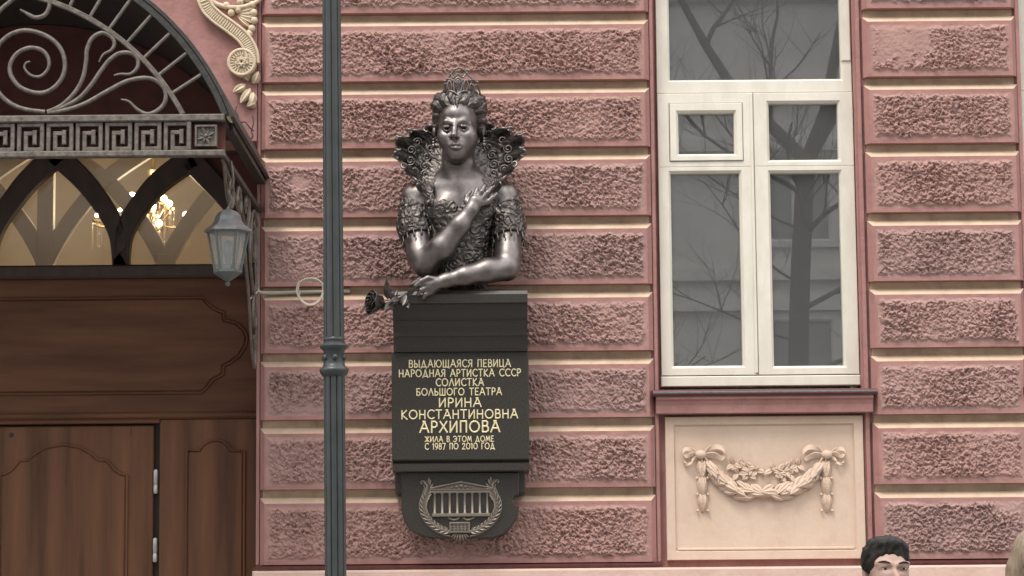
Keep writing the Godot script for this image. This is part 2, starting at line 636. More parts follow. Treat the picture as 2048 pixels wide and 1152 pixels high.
	mat("cable_grey", Color(0.34, 0.33, 0.27), 0.6)
	mat("wire", Color(0.03, 0.03, 0.035), 0.6)
	grained(mat("lobby", Color.WHITE, 0.8), Color(0.50, 0.43, 0.33), Color(0.58, 0.51, 0.40), Vector3(2, 2, 2), 0.01, 4, 86)
	mat("lobby_rib", Color(0.34, 0.295, 0.23), 0.7)
	mat("room", Color(0.30, 0.28, 0.25), 0.9)
	mat("curtain", Color(0.60, 0.58, 0.54), 0.9)
	mat("brass", Color(0.34, 0.23, 0.09), 0.35, 0.9)
	var bulb := mat("bulb", Color(1.0, 0.93, 0.8), 0.4)
	bulb.emission_enabled = true
	bulb.emission = Color(1.0, 0.86, 0.62)
	bulb.emission_energy_multiplier = 3.0
	var cr := mat("crystal", Color(0.30, 0.24, 0.15), 0.05)
	cr.transparency = BaseMaterial3D.TRANSPARENCY_ALPHA
	cr.albedo_color.a = 0.15
	mat("skin", Color(0.40, 0.255, 0.20), 0.5).subsurf_scatter_enabled = true
	M.skin.albedo_color = Color(0.36, 0.235, 0.185).linear_to_srgb()
	M.skin.subsurf_scatter_strength = 0.1
	relief(grained(mat("hair_black", Color.WHITE, 0.42), Color(0.008, 0.007, 0.006), Color(0.028, 0.024, 0.021), Vector3(0.06, 0.12, 0.12), 0.02, 4, 87), 0.05, 0.03)
	relief(grained(mat("hair_fair", Color.WHITE, 0.5), Color(0.12, 0.085, 0.055), Color(0.27, 0.20, 0.135), Vector3(0.05, 0.6, 0.05), 0.012, 4, 88), 0.03, 0.02)
	M.hair_black.metallic_specular = 0.25
	mat("coat_dark", Color(0.03, 0.032, 0.04), 0.9)
	mat("coat_grey", Color(0.12, 0.12, 0.125), 0.9)
	mat("eye_white", Color(0.6, 0.57, 0.53), 0.25)
	mat("eye_dark", Color(0.02, 0.014, 0.01), 0.15)
	relief(grained(mat("asphalt", Color.WHITE, 0.9), Color(0.04, 0.04, 0.04), Color(0.075, 0.073, 0.07), Vector3(1.5, 1.5, 1.5), 0.04, 5, 89), 0.3, 0.1)
	relief(grained(mat("paving", Color.WHITE, 0.9), Color(0.16, 0.155, 0.15), Color(0.24, 0.235, 0.225), Vector3(1.5, 1.5, 1.5), 0.03, 5, 90), 0.2, 0.1)
	grained(mat("far_wall", Color.WHITE, 0.85), Color(0.62, 0.61, 0.57), Color(0.80, 0.79, 0.75), Vector3(6, 6, 6), 0.008, 6, 91)
	mat("far_trim", Color(0.72, 0.71, 0.68), 0.8)
	mat("far_dark", Color(0.30, 0.31, 0.31), 0.3)
	relief(grained(mat("bark", Color.WHITE, 0.95), Color(0.075, 0.064, 0.054), Color(0.16, 0.14, 0.12), Vector3(0.4, 1.6, 0.4), 0.02, 5, 92), 0.8, 0.04)

# ================================================================ the scene
func _ready() -> void:
	rng.seed = 7
	make_camera_and_light()
	make_materials()
	make_ground()
	make_building()
	make_entrance()
	make_interiors()
	make_far_side()
	make_canopy()
	make_post()
	make_plaque()
	make_bust()
	make_rose()
	make_lantern()
	make_cables()
	make_people()

func make_camera_and_light() -> void:
	var cam := Camera3D.new()
	cam.name = "camera"
	cam.fov = 13.143
	cam.near = 0.1
	cam.far = 200.0
	cam.position = Vector3(0, 1.6, 14.3)
	cam.basis = Basis(Vector3.RIGHT, deg_to_rad(7.1)) * Basis(Vector3.BACK, deg_to_rad(-0.5))
	add_child(cam)
	var e := Environment.new()
	e.background_mode = Environment.BG_SKY
	var s := ProceduralSkyMaterial.new()
	s.sky_top_color = Color(1.27, 1.27, 1.28)
	s.sky_horizon_color = Color(0.80, 0.80, 0.80)
	s.sky_curve = 0.3
	s.ground_bottom_color = Color(0.3, 0.3, 0.3)
	s.ground_horizon_color = Color(0.5, 0.5, 0.5)
	s.sky_energy_multiplier = 1.0
	e.sky = Sky.new()
	e.sky.sky_material = s
	e.tonemap_mode = Environment.TONE_MAPPER_LINEAR
	e.tonemap_exposure = 1.46
	e.sdfgi_enabled = true
	e.ssao_enabled = true
	e.ssil_enabled = true
	var w := WorldEnvironment.new()
	w.name = "environment"
	w.environment = e
	add_child(w)
	var sun := DirectionalLight3D.new()
	sun.name = "sun"
	sun.light_color = Color(1.0, 0.97, 0.93)
	sun.light_energy = 0.5
	sun.light_angular_distance = 18.0
	sun.shadow_enabled = true
	sun.sky_mode = DirectionalLight3D.SKY_MODE_LIGHT_ONLY
	add_child(sun)
	sun.look_at_from_position(Vector3(-3.5, 12, 6), Vector3.ZERO, Vector3.UP)

func make_ground() -> void:
	var mb := MB.new()
	mb.box(Vector3(-60, -0.3, 7.1), Vector3(60, -0.13, 60))
	structure("road", mb, M.asphalt)
	mb = MB.new()
	mb.box(Vector3(-60, -0.3, -12), Vector3(60, 0.0, 6.95))
	structure("pavement", mb, M.paving)
	mb = MB.new()
	mb.box(Vector3(-60, -0.3, 6.952), Vector3(60, 0.0, 7.098), 0.0)
	structure("kerb", mb, M.paving)
	mb = MB.new()
	mb.box(Vector3(-60, -0.12, 17.2), Vector3(60, 0.0, 30))
	structure("pavement_001", mb, M.paving)

# ---------------------------------------------------------------- facade
const GROOVES := [5.36, 4.963, 4.557, 4.162, 3.757, 3.356, 2.97, 2.586, 2.187, 1.76]
# spots where the rough plaster was smoothed over: centre, half width, half height
const REPAIRS := [[Vector2(2.2617, 4.8078), 0.20, 0.12], [Vector2(-1.2232, 4.0051), 0.07, 0.05], [Vector2(-1.1062, 2.6864), 0.16, 0.04], [Vector2(2.8278, 2.0924), 0.08, 0.035], [Vector2(-0.5912, 2.4814), 0.06, 0.03]]
var lumps := FastNoiseLite.new()
var warp := FastNoiseLite.new()
var fine := FastNoiseLite.new()
var wide := FastNoiseLite.new()

func rough_height(x: float, y: float) -> float:
	var wx := warp.get_noise_2d(x, y) * 0.011
	var wy := warp.get_noise_2d(x + 31.7, y - 11.3) * 0.011
	var c := lumps.get_noise_2d(x + wx, (y + wy) * 1.15)
	var r := 1.0 - absf(fine.get_noise_2d(x * 0.8 + wx, y + wy)) * 2.6
	var amp := 0.8 + 0.5 * wide.get_noise_2d(x, y)
	for q in REPAIRS:
		var e := Vector2((x - q[0].x) / q[1], (y - q[0].y) / q[2]).length() + 0.6 * wide.get_noise_2d(x * 4.0, y * 4.0)
		if e < 1.3:
			amp *= lerpf(0.12, 1.0, smoothstep(0.7, 1.3, e))
	return (0.012 - 0.019 * (c + 1.0) + 0.013 * r) * amp

func rough_face(x0: float, x1: float, y0: float, y1: float, z: float) -> MeshInstance3D:
	var s := 0.0046
	var nx := int((x1 - x0) / s) + 1
	var ny := int((y1 - y0) / s) + 1
	var h := PackedFloat32Array()
	h.resize((nx + 1) * (ny + 1))
	var dx := (x1 - x0) / nx
	var dy := (y1 - y0) / ny
	for j in ny + 1:
		var y := y0 + dy * j
		for i in nx + 1:
			var x := x0 + dx * i
			var edge := minf(minf(x - x0, x1 - x), minf(y - y0, y1 - y))
			var m := 0.0
			if edge > 0.0:
				m = smoothstep(0.006, 0.03, edge + fine.get_noise_2d(x * 0.3, y * 0.3 + 7.0) * 0.014)
			h[j * (nx + 1) + i] = (rough_height(x, y) + 0.004) * m if m > 0.0 else 0.0
	var v := PackedVector3Array()
	var n := PackedVector3Array()
	v.resize(h.size())
	n.resize(h.size())
	for j in ny + 1:
		for i in nx + 1:
			var q := j * (nx + 1) + i
			v[q] = Vector3(x0 + dx * i, y0 + dy * j, z + h[q])
			var hx := h[q + (1 if i < nx else 0)] - h[q - (1 if i > 0 else 0)]
			var hy := h[q + (nx + 1 if j < ny else 0)] - h[q - (nx + 1 if j > 0 else 0)]
			n[q] = Vector3(-hx / (2.0 * dx), -hy / (2.0 * dy), 1.0).normalized()
	var idx := PackedInt32Array()
	idx.resize(nx * ny * 6)
	var k := 0
	for j in ny:
		for i in nx:
			var a := j * (nx + 1) + i
			idx[k] = a; idx[k + 1] = a + nx + 1; idx[k + 2] = a + 1
			idx[k + 3] = a + 1; idx[k + 4] = a + nx + 1; idx[k + 5] = a + nx + 2
			k += 6
	var ar := []
	ar.resize(Mesh.ARRAY_MAX)
	ar[Mesh.ARRAY_VERTEX] = v
	ar[Mesh.ARRAY_NORMAL] = n
	ar[Mesh.ARRAY_INDEX] = idx
	var me := ArrayMesh.new()
	me.add_surface_from_arrays(Mesh.PRIMITIVE_TRIANGLES, ar)
	var o := MeshInstance3D.new()
	o.name = "rough_face"
	o.mesh = me
	o.material_override = M["pink_rough_%d" % rng.randi_range(0, 2)]
	return o

func course(parent: Node3D, x0: float, x1: float, top: float, bottom: float, rough_in: float) -> void:
	var c := 0.034   # height of the sloping top
	var e := 0.028   # width of the sloping ends
	var zb := -0.044
	var y0 := bottom + 0.046
	var fx0 := x0 + e
	var fx1 := x1 - e
	var fy := top - c
	var mb := MB.new()
	# smooth margin round the rough field
	var rx0 := fx0 + rough_in
	var rx1 := fx1 - rough_in
	var ry0 := y0 + 0.022
	var ry1 := fy - 0.020
	mb.quad(Vector3(fx0, y0, 0), Vector3(fx1, y0, 0), Vector3(rx1, ry0, 0), Vector3(rx0, ry0, 0))
	mb.quad(Vector3(fx1, y0, 0), Vector3(fx1, fy, 0), Vector3(rx1, ry1, 0), Vector3(rx1, ry0, 0))
	mb.quad(Vector3(fx1, fy, 0), Vector3(fx0, fy, 0), Vector3(rx0, ry1, 0), Vector3(rx1, ry1, 0))
	mb.quad(Vector3(fx0, fy, 0), Vector3(fx0, y0, 0), Vector3(rx0, ry0, 0), Vector3(rx0, ry1, 0))
	# ends and underside
	mb.quad(Vector3(x0, y0, zb), Vector3(fx0, y0, 0), Vector3(fx0, fy, 0), Vector3(x0, top, zb))
	mb.quad(Vector3(fx1, y0, 0), Vector3(x1, y0, zb), Vector3(x1, top, zb), Vector3(fx1, fy, 0))
	mb.quad(Vector3(x0, y0, -0.08), Vector3(x1, y0, -0.08), Vector3(fx1, y0, 0), Vector3(fx0, y0, 0))
	var b := part(parent, "stone_block", mb, M.pink)
	b.add_child(rough_face(rx0, rx1, ry0, ry1, 0.0))
	var t := MB.new()
	t.quad(Vector3(fx0, fy, 0), Vector3(fx1, fy, 0), Vector3(x1, top, zb), Vector3(x0, top, zb))
	t.quad(Vector3(x0, top, zb), Vector3(x1, top, zb), Vector3(x1, top + 0.002, -0.08), Vector3(x0, top + 0.002, -0.08))
	part(b, "sloping_top", t, M.cream)
	t = MB.new()
	t.box(Vector3(x0 + 0.012, bottom - 0.004, -0.09), Vector3(x1 - 0.012, y0 - 0.0005, -0.072))
	part(b, "groove_band", t, M.cream)

func make_building() -> void:
	lumps.noise_type = FastNoiseLite.TYPE_CELLULAR
	lumps.frequency = 34.0
	lumps.cellular_jitter = 1.0
	lumps.fractal_type = FastNoiseLite.FRACTAL_NONE
	warp.frequency = 32.0
	warp.seed = 5
	warp.fractal_octaves = 2
	fine.frequency = 32.0
	fine.seed = 9
	fine.fractal_octaves = 2
	wide.frequency = 2.2
	wide.seed = 17
	wide.fractal_octaves = 2
	var b := thing("town_house", "pink town house with rough rusticated blocks, cream grooves and a white window", "building", Vector3(0, 0, -0.3))
	# backing walls
	var mb := MB.new()
	mb.box(Vector3(-1.478, 1.5, -0.42), Vector3(0.842, 6.6, -0.075))
	part(b, "wall", mb, M.pink)
	mb = MB.new()
	mb.box(Vector3(2.015, 1.5, -0.42), Vector3(2.985, 6.6, -0.075))
	part(b, "wall", mb, M.pink)
	mb = MB.new()
	mb.box(Vector3(4.13, 1.5, -0.42), Vector3(7.0, 6.6, -0.06))
	part(b, "wall", mb, M.pink)
	for x in [[0.842, 2.015], [2.985, 4.13]]:
		mb = MB.new()
		mb.box(Vector3(x[0], 5.45, -0.42), Vector3(x[1], 6.6, -0.06))
		part(b, "wall", mb, M.pink)
		mb = MB.new()
		mb.box(Vector3(x[0], 1.5, -0.42), Vector3(x[1], 2.78, -0.10))
		part(b, "wall", mb, M.pink)
	mb = MB.new()
	mb.box(Vector3(-9.0, 4.26, -0.42), Vector3(-1.478, 6.6, -0.03))
	part(b, "wall", mb, M.pink)
	mb = MB.new()
	mb.box(Vector3(-9.0, 0.0, -0.42), Vector3(-4.9, 4.26, -0.03))
	part(b, "wall", mb, M.pink)
	# plinth with a sloping cap
	for x in [[-1.485, 7.0]]:
		mb = MB.new()
		var a := -0.42
		mb.box(Vector3(x[0], 0.0, a), Vector3(x[1], 1.5, 0.075))
		mb.box(Vector3(x[0], 1.5, a), Vector3(x[1], 1.772, 0.07), 0.012)
		part(b, "plinth", mb, M.plinth)
	for x in [[-1.478, 0.842], [2.012, 2.985]]:
		mb = MB.new()
		mb.prism([Vector2(-0.06, 1.782), Vector2(0.052, 1.776), Vector2(0.052, 1.790), Vector2(-0.06, 1.812)], 0, 1)
		var t := MB.new()
		for i in mb.v.size():
			var p := mb.v[i]
			var q := mb.n[i]
			t.v.append(Vector3(lerpf(x[0], x[1], 1.0 - p.z), p.y, p.x))
			t.n.append(Vector3(-q.z, q.y, q.x))
		part(b, "ledge", t, M.sill_metal)
	# courses of rough blocks
	for i in GROOVES.size() - 1:
		course(b, -1.452, 0.812, GROOVES[i], GROOVES[i + 1], 0.012)
	for i in GROOVES.size() - 1:
		course(b, 2.062, 2.958, GROOVES[i] + 0.002, GROOVES[i + 1] + 0.002, 0.014)
	for x in [-1.466, 0.826]:
		mb = MB.new()
		mb.box(Vector3(x - 0.01, 1.80, -0.08), Vector3(x + 0.01, 6.6, -0.048), 0.003)
		part(b, "edge_fillet", mb, M.pink)
	for x in [2.036, 2.972]:
		mb = MB.new()
		mb.box(Vector3(x - 0.012, 1.80, -0.08), Vector3(x + 0.012, 6.6, -0.046), 0.003)
		part(b, "edge_fillet", mb, M.pink)
	var w := make_window(b)
	var p := make_relief(b)
	for o in [w, p]:
		var c: Node3D = o.duplicate()
		c.position += Vector3(2.125, 0, 0)
		b.add_child(c, true)
	make_console(b)

func pane(parent: Node3D, r: Array, z: float) -> void:
	for k in 2:
		var mb := MB.new()
		mb.box(Vector3(r[0] - 0.004, r[1] - 0.004, z - 0.018 * k - 0.004), Vector3(r[2] + 0.004, r[3] + 0.004, z - 0.018 * k))
		part(parent, "pane", mb, M.glass)

func rect(a: Vector2, b: Vector2) -> Array:
	return [minf(a.x, b.x), minf(a.y, b.y), maxf(a.x, b.x), maxf(a.y, b.y)]

func make_window(b: Node3D) -> Node3D:
	var w := holder(b, "window", "tall cream window with a small vent sash and a fixed top light")
	var z := -0.15
	# fixed top light
	var mb := MB.new()
	var o := rect(Vector2(0.8774, 4.5449), Vector2(2.010, 5.45))
	o[0] = 0.862
	var g := rect(Vector2(0.9405, 4.6252), Vector2(1.9482, 5.38))
	mb.ring(o, g, z, z - 0.07, 0.012, 0.016)
	part(w, "top_light", mb, M.frame)
	pane(w, g, z - 0.03)
	mb = MB.new()
	mb.box(Vector3(o[2] - 0.058, 4.73, z - 0.02), Vector3(o[2] - 0.004, 5.3, z + 0.010), 0.004)
	part(w, "cover_strip", mb, M.frame)
	# left casement with the vent sash
	var c0 := 0.862
	var cm := 1.4229
	var cr := 2.010
	var top: float = o[1] - 0.004
	var bot := 2.8791
	mb = MB.new()
	var zl := z + 0.012
	var mr := 0.5 * (4.137 + 4.0687)
	var g1 := rect(Vector2(0.9343, 4.0675), Vector2(1.3362, 2.935))
	var v0 := rect(Vector2(0.9294, 4.4846), Vector2(1.3632, 4.135))
	mb.ring([c0, bot, cm - 0.003, mr], g1, zl, z - 0.06, 0.014, 0.018)
	part(w, "casement", mb, M.frame)
	mb = MB.new()
	mb.ring([c0, mr + 0.0005, cm - 0.003, top], v0, zl, z - 0.06, 0.0, 0.0)
	part(w, "casement", mb, M.frame)
	pane(w, g1, z - 0.025)
	mb = MB.new()
	var g2 := rect(Vector2(0.9842, 4.4244), Vector2(1.3114, 4.1801))
	mb.ring([v0[0] + 0.004, v0[1] + 0.004, v0[2] - 0.004, v0[3] - 0.004], g2, zl + 0.010, z - 0.05, 0.014, 0.018)
	part(w, "vent_sash", mb, M.frame)
	pane(w, g2, z - 0.02)
	# right casement
	var g3 := rect(Vector2(1.5171, 4.0654), Vector2(1.9221, 2.9298))
	var g4 := rect(Vector2(1.5142, 4.4794), Vector2(1.9407, 4.1418))
	g4[0] = g3[0]
	g4[2] = g3[2]
	var ms: float = 0.5 * (g3[3] + g4[1])
	mb = MB.new()
	mb.ring([cm + 0.003, bot, cr, ms], g3, zl, z - 0.06, 0.014, 0.018)
	part(w, "casement", mb, M.frame)
	mb = MB.new()
	mb.ring([cm + 0.003, ms + 0.0005, cr, top], g4, zl, z - 0.06, 0.014, 0.018)
	part(w, "casement", mb, M.frame)
	pane(w, g3, z - 0.025)
	pane(w, g4, z - 0.025)
	mb = MB.new()
	mb.box(Vector3(cm - 0.018, bot + 0.01, zl - 0.01), Vector3(cm - 0.0005, top - 0.004, zl + 0.010), 0.004)
	part(w, "astragal", mb, M.frame)
	# frame foot, dark joints behind, sill
	mb = MB.new()
	mb.box(Vector3(c0 - 0.004, 2.8134, z - 0.08), Vector3(cr + 0.004, bot - 0.006, z + 0.02), 0.005)
	part(w, "frame_foot", mb, M.frame)
	mb = MB.new()
	mb.box(Vector3(0.8425, 2.79, z - 0.10), Vector3(0.8605, 5.45, z - 0.03))
	mb.box(Vector3(2.0115, 2.79, z - 0.10), Vector3(2.0145, 5.45, z - 0.05))
	part(w, "joint", mb, M.pink)
	mb = MB.new()
	var sy := 2.7679
	var prof := [Vector2(-0.2, sy + 0.034), Vector2(0.045, sy + 0.012), Vector2(0.054, sy - 0.012), Vector2(0.046, sy - 0.024), Vector2(-0.2, sy - 0.014)]
	sweep_x(mb, prof, 0.800, 2.085)
	part(w, "sill", mb, M.sill_metal)
	mb = MB.new()
	mb.box(Vector3(0.799, sy - 0.010, 0.045), Vector3(2.086, sy + 0.002, 0.0565), 0.003)
	part(w, "sill_edge", mb, M.lantern_roof)
	mb = MB.new()
	prof = [Vector2(-0.12, sy - 0.018), Vector2(0.036, sy - 0.024), Vector2(0.036, sy - 0.040), Vector2(0.022, sy - 0.05), Vector2(0.012, sy - 0.075), Vector2(0.008, sy - 0.118), Vector2(-0.12, sy - 0.125)]
	sweep_x(mb, prof, 0.82, 2.062)
	part(w, "sill_moulding", mb, M.pink)
	return w

# a profile of (z, y) points, swept along x
func sweep_x(mb: MB, prof: Array, x0: float, x1: float) -> void:
	var k := prof.size()
	for i in k:
		var a: Vector2 = prof[i]
		var b: Vector2 = prof[(i + 1) % k]
		mb.quad(Vector3(x0, a.y, a.x), Vector3(x0, b.y, b.x), Vector3(x1, b.y, b.x), Vector3(x1, a.y, a.x))
	var t := Geometry2D.triangulate_polygon(PackedVector2Array(prof))
	for i in range(0, t.size(), 3):
		var p := []
		for j in 3:
			p.append(prof[t[i + j]])
		if (p[1] - p[0]).cross(p[2] - p[0]) < 0.0:
			p = [p[0], p[2], p[1]]
		mb.tri(Vector3(x1, p[0].y, p[0].x), Vector3(x1, p[2].y, p[2].x), Vector3(x1, p[1].y, p[1].x))
		mb.tri(Vector3(x0, p[0].y, p[0].x), Vector3(x0, p[1].y, p[1].x), Vector3(x0, p[2].y, p[2].x))

func leaf_at(p: Vector2, z: float, ang: float, pitch := 0.0) -> Transform3D:
	# the leaf grows in the direction ang (0 = up, positive to the left) and lifts off the wall by pitch
	return Transform3D(Basis(Vector3.BACK, ang) * Basis(Vector3.RIGHT, pitch), Vector3(p.x, p.y, z))

func make_relief(b: Node3D) -> Node3D:
	var r := holder(b, "relief_panel", "peach panel with a stucco garland hung between two bows")
	var z := -0.055
	var o := rect(Vector2(0.8728, 2.6326), Vector2(2.0094, 1.8141))
	var i := rect(Vector2(0.9294, 2.5803), Vector2(1.9509, 1.8685))
	var mb := MB.new()
	mb.ring(o, i, z, z - 0.08, 0.008, 0.016)
	part(r, "panel_border", mb, M.peach)
	mb = MB.new()
	mb.box(Vector3(i[0] - 0.003, i[1] - 0.003, z - 0.05), Vector3(i[2] + 0.003, i[3] + 0.003, z - 0.017))
	part(r, "panel_field", mb, M.peach)
	mb = MB.new()
	mb.box(Vector3(i[0] + 0.006, i[1] - 0.001, z - 0.02), Vector3(i[2] - 0.006, i[1] + 0.014, z - 0.004), 0.004)
	part(r, "lower_bead", mb, M.peach)
	var zz := z - 0.017
	var rg := RandomNumberGenerator.new()
	rg.seed = 21
	var path := spline([Vector2(1.1, 2.3809), Vector2(1.1445, 2.312), Vector2(1.2118, 2.2488), Vector2(1.308, 2.2052), Vector2(1.4331, 2.187), Vector2(1.559, 2.203), Vector2(1.657, 2.2449), Vector2(1.7326, 2.3069), Vector2(1.78, 2.375)], 8)
	mb = MB.new()
	var rr := []
	for k in path.size():
		rr.append(0.010 + 0.012 * sin(PI * k / (path.size() - 1)))
	mb.tube(lift(path, zz + 0.004), rr, 10)
	var core := part(r, "garland", mb, M.peach)
	# leaves of the garland run from both ends to the middle
	var n := 8
	for side in 2:
		for row in 3:
			for k in n:
				var u: float = (k + 0.35 * row) / (n + 1.0) * 0.5
				var at := u if side == 0 else 1.0 - u
				var f := at * (path.size() - 1)
				var p: Vector2 = path[int(f)]
				var q: Vector2 = path[clampi(int(f) + (1 if side == 0 else -1), 0, path.size() - 1)]
				var d := (q - p).normalized()
				if d == Vector2.ZERO:
					continue
				var sd := Vector2(-d.y, d.x) * (row - 1) * (0.020 + 0.028 * sin(PI * at)) * (1.0 if side == 0 else -1.0)
				var ang := atan2(-d.x, d.y) - (row - 1) * 0.4 * (1.0 if side == 0 else -1.0) + rg.randf_range(-0.2, 0.2)
				mb = MB.new()
				mb.leaf(leaf_at(p + sd, zz + 0.010 + (0.014 if row == 1 else 0.0), ang, rg.randf_range(0.10, 0.45)), rg.randf_range(0.085, 0.115), rg.randf_range(0.036, 0.050), 0.016, 0.004)
				part(core, "leaf", mb, M.peach)
	# small leaves and rosettes above the garland
	for q in [Vector2(1.2596, 2.3567), Vector2(1.2994, 2.3478), Vector2(1.3333, 2.3275), Vector2(1.3648, 2.3329), Vector2(1.3959, 2.3184), Vector2(1.2871, 2.3051), Vector2(1.3497, 2.2932), Vector2(1.6308, 2.3477), Vector2(1.5962, 2.3366), Vector2(1.556, 2.3256), Vector2(1.5216, 2.3202), Vector2(1.4874, 2.3233), Vector2(1.5839, 2.2968), Vector2(1.538, 2.2858)]:
		mb = MB.new()
		var tw := rg.randf_range(0, TAU)
		for k in 3:
			mb.leaf(leaf_at(q, zz + 0.004, tw + TAU * k / 3.0, 0.35), rg.randf_range(0.045, 0.065), 0.036, 0.014, 0.006)
		part(core, "rosette", mb, M.peach)
	for side in 2:
		var kx := Vector2(1.0749, 2.4154) if side == 0 else Vector2(1.798, 2.4091)
		var s := 1.0 if side == 0 else -1.0
		mb = MB.new()
		mb.ball(Transform3D(Basis().scaled(Vector3(0.033, 0.026, 0.026)), Vector3(kx.x, kx.y, zz + 0.018)), 14, 8)
		var bow := part(r, "bow", mb, M.peach)
		# loops as curled bands
		loop_band(bow, [kx + Vector2(0.02 * s, 0.0), kx + Vector2(0.055 * s, 0.036), kx + Vector2(0.105 * s, 0.040), kx + Vector2(0.138 * s, 0.008), kx + Vector2(0.125 * s, -0.022), kx + Vector2(0.075 * s, -0.004), kx + Vector2(0.022 * s, -0.008)], zz, 0.052)
		loop_band(bow, [kx + Vector2(-0.02 * s, 0.002), kx + Vector2(-0.05 * s, 0.026), kx + Vector2(-0.085 * s, 0.030), kx + Vector2(-0.104 * s, 0.008), kx + Vector2(-0.084 * s, -0.010), kx + Vector2(-0.045 * s, 0.004), kx + Vector2(-0.018 * s, -0.004)], zz, 0.04)
		loop_band(bow, [kx + Vector2(-0.015 * s, -0.012), kx + Vector2(-0.045 * s, -0.026), kx + Vector2(-0.055 * s, -0.050), kx + Vector2(-0.085 * s, -0.056), kx + Vector2(-0.098 * s, -0.040)], zz, 0.03)
		loop_band(bow, [kx + Vector2(0.02 * s, -0.02), kx + Vector2(0.055 * s, -0.07), kx + Vector2(0.062 * s, -0.125), kx + Vector2(0.095 * s, -0.165), kx + Vector2(0.14 * s, -0.158)], zz, 0.036)
		# hanging husks
		var c := kx + Vector2(0.006 * s, -0.03)
		mb = MB.new()
		mb.tube([Vector3(c.x, c.y + 0.02, zz + 0.008), Vector3(c.x, c.y - 0.24, zz + 0.010)], 0.008, 8)
		var drop := part(r, "husk_drop", mb, M.peach)
		for tier in 3:
			var y := c.y - 0.005 - 0.093 * tier
			for k in [[-1.0, 1.0], [-1.0, 1.0, 0.0], [-0.8, 0.8]][tier]:
				mb = MB.new()
				mb.leaf(leaf_at(Vector2(c.x + k * 0.016, y), zz + (0.028 if k == 0.0 and tier < 2 else 0.018), PI - k * 0.22, -0.1), 0.125 - 0.008 * tier if k != 0.0 else 0.11, 0.054, 0.030, 0.004, 6, 0.9)
				part(drop, "husk", mb, M.peach)
			for k in [-1.0, 1.0]:
				mb = MB.new()
				mb.ball(Transform3D(Basis().scaled(Vector3.ONE * 0.009), Vector3(c.x + k * 0.030, y - 0.10, zz + 0.016)), 8, 6)
				part(drop, "berry", mb, M.peach)
	return r

func loop_band(parent: Node3D, p: Array, z: float, w: float) -> void:
	var s := spline(p, 5)
	var g := []
	for row in 5:
		var line := []
		for i in s.size():
			var u := float(i) / (s.size() - 1)
			var q: Vector2 = s[i]
			var bulge := 0.010 + 0.022 * sin(PI * u)
			var v := (row - 2) / 2.0
			line.append(Vector3(q.x, q.y + v * w * 0.28, z + bulge + v * w * 0.22 * cos(u * 7.0)))
		g.append(line)
	var mb := MB.new()
	mb.sheet(g, 0.008)
	part(parent, "ribbon", mb, M.peach)

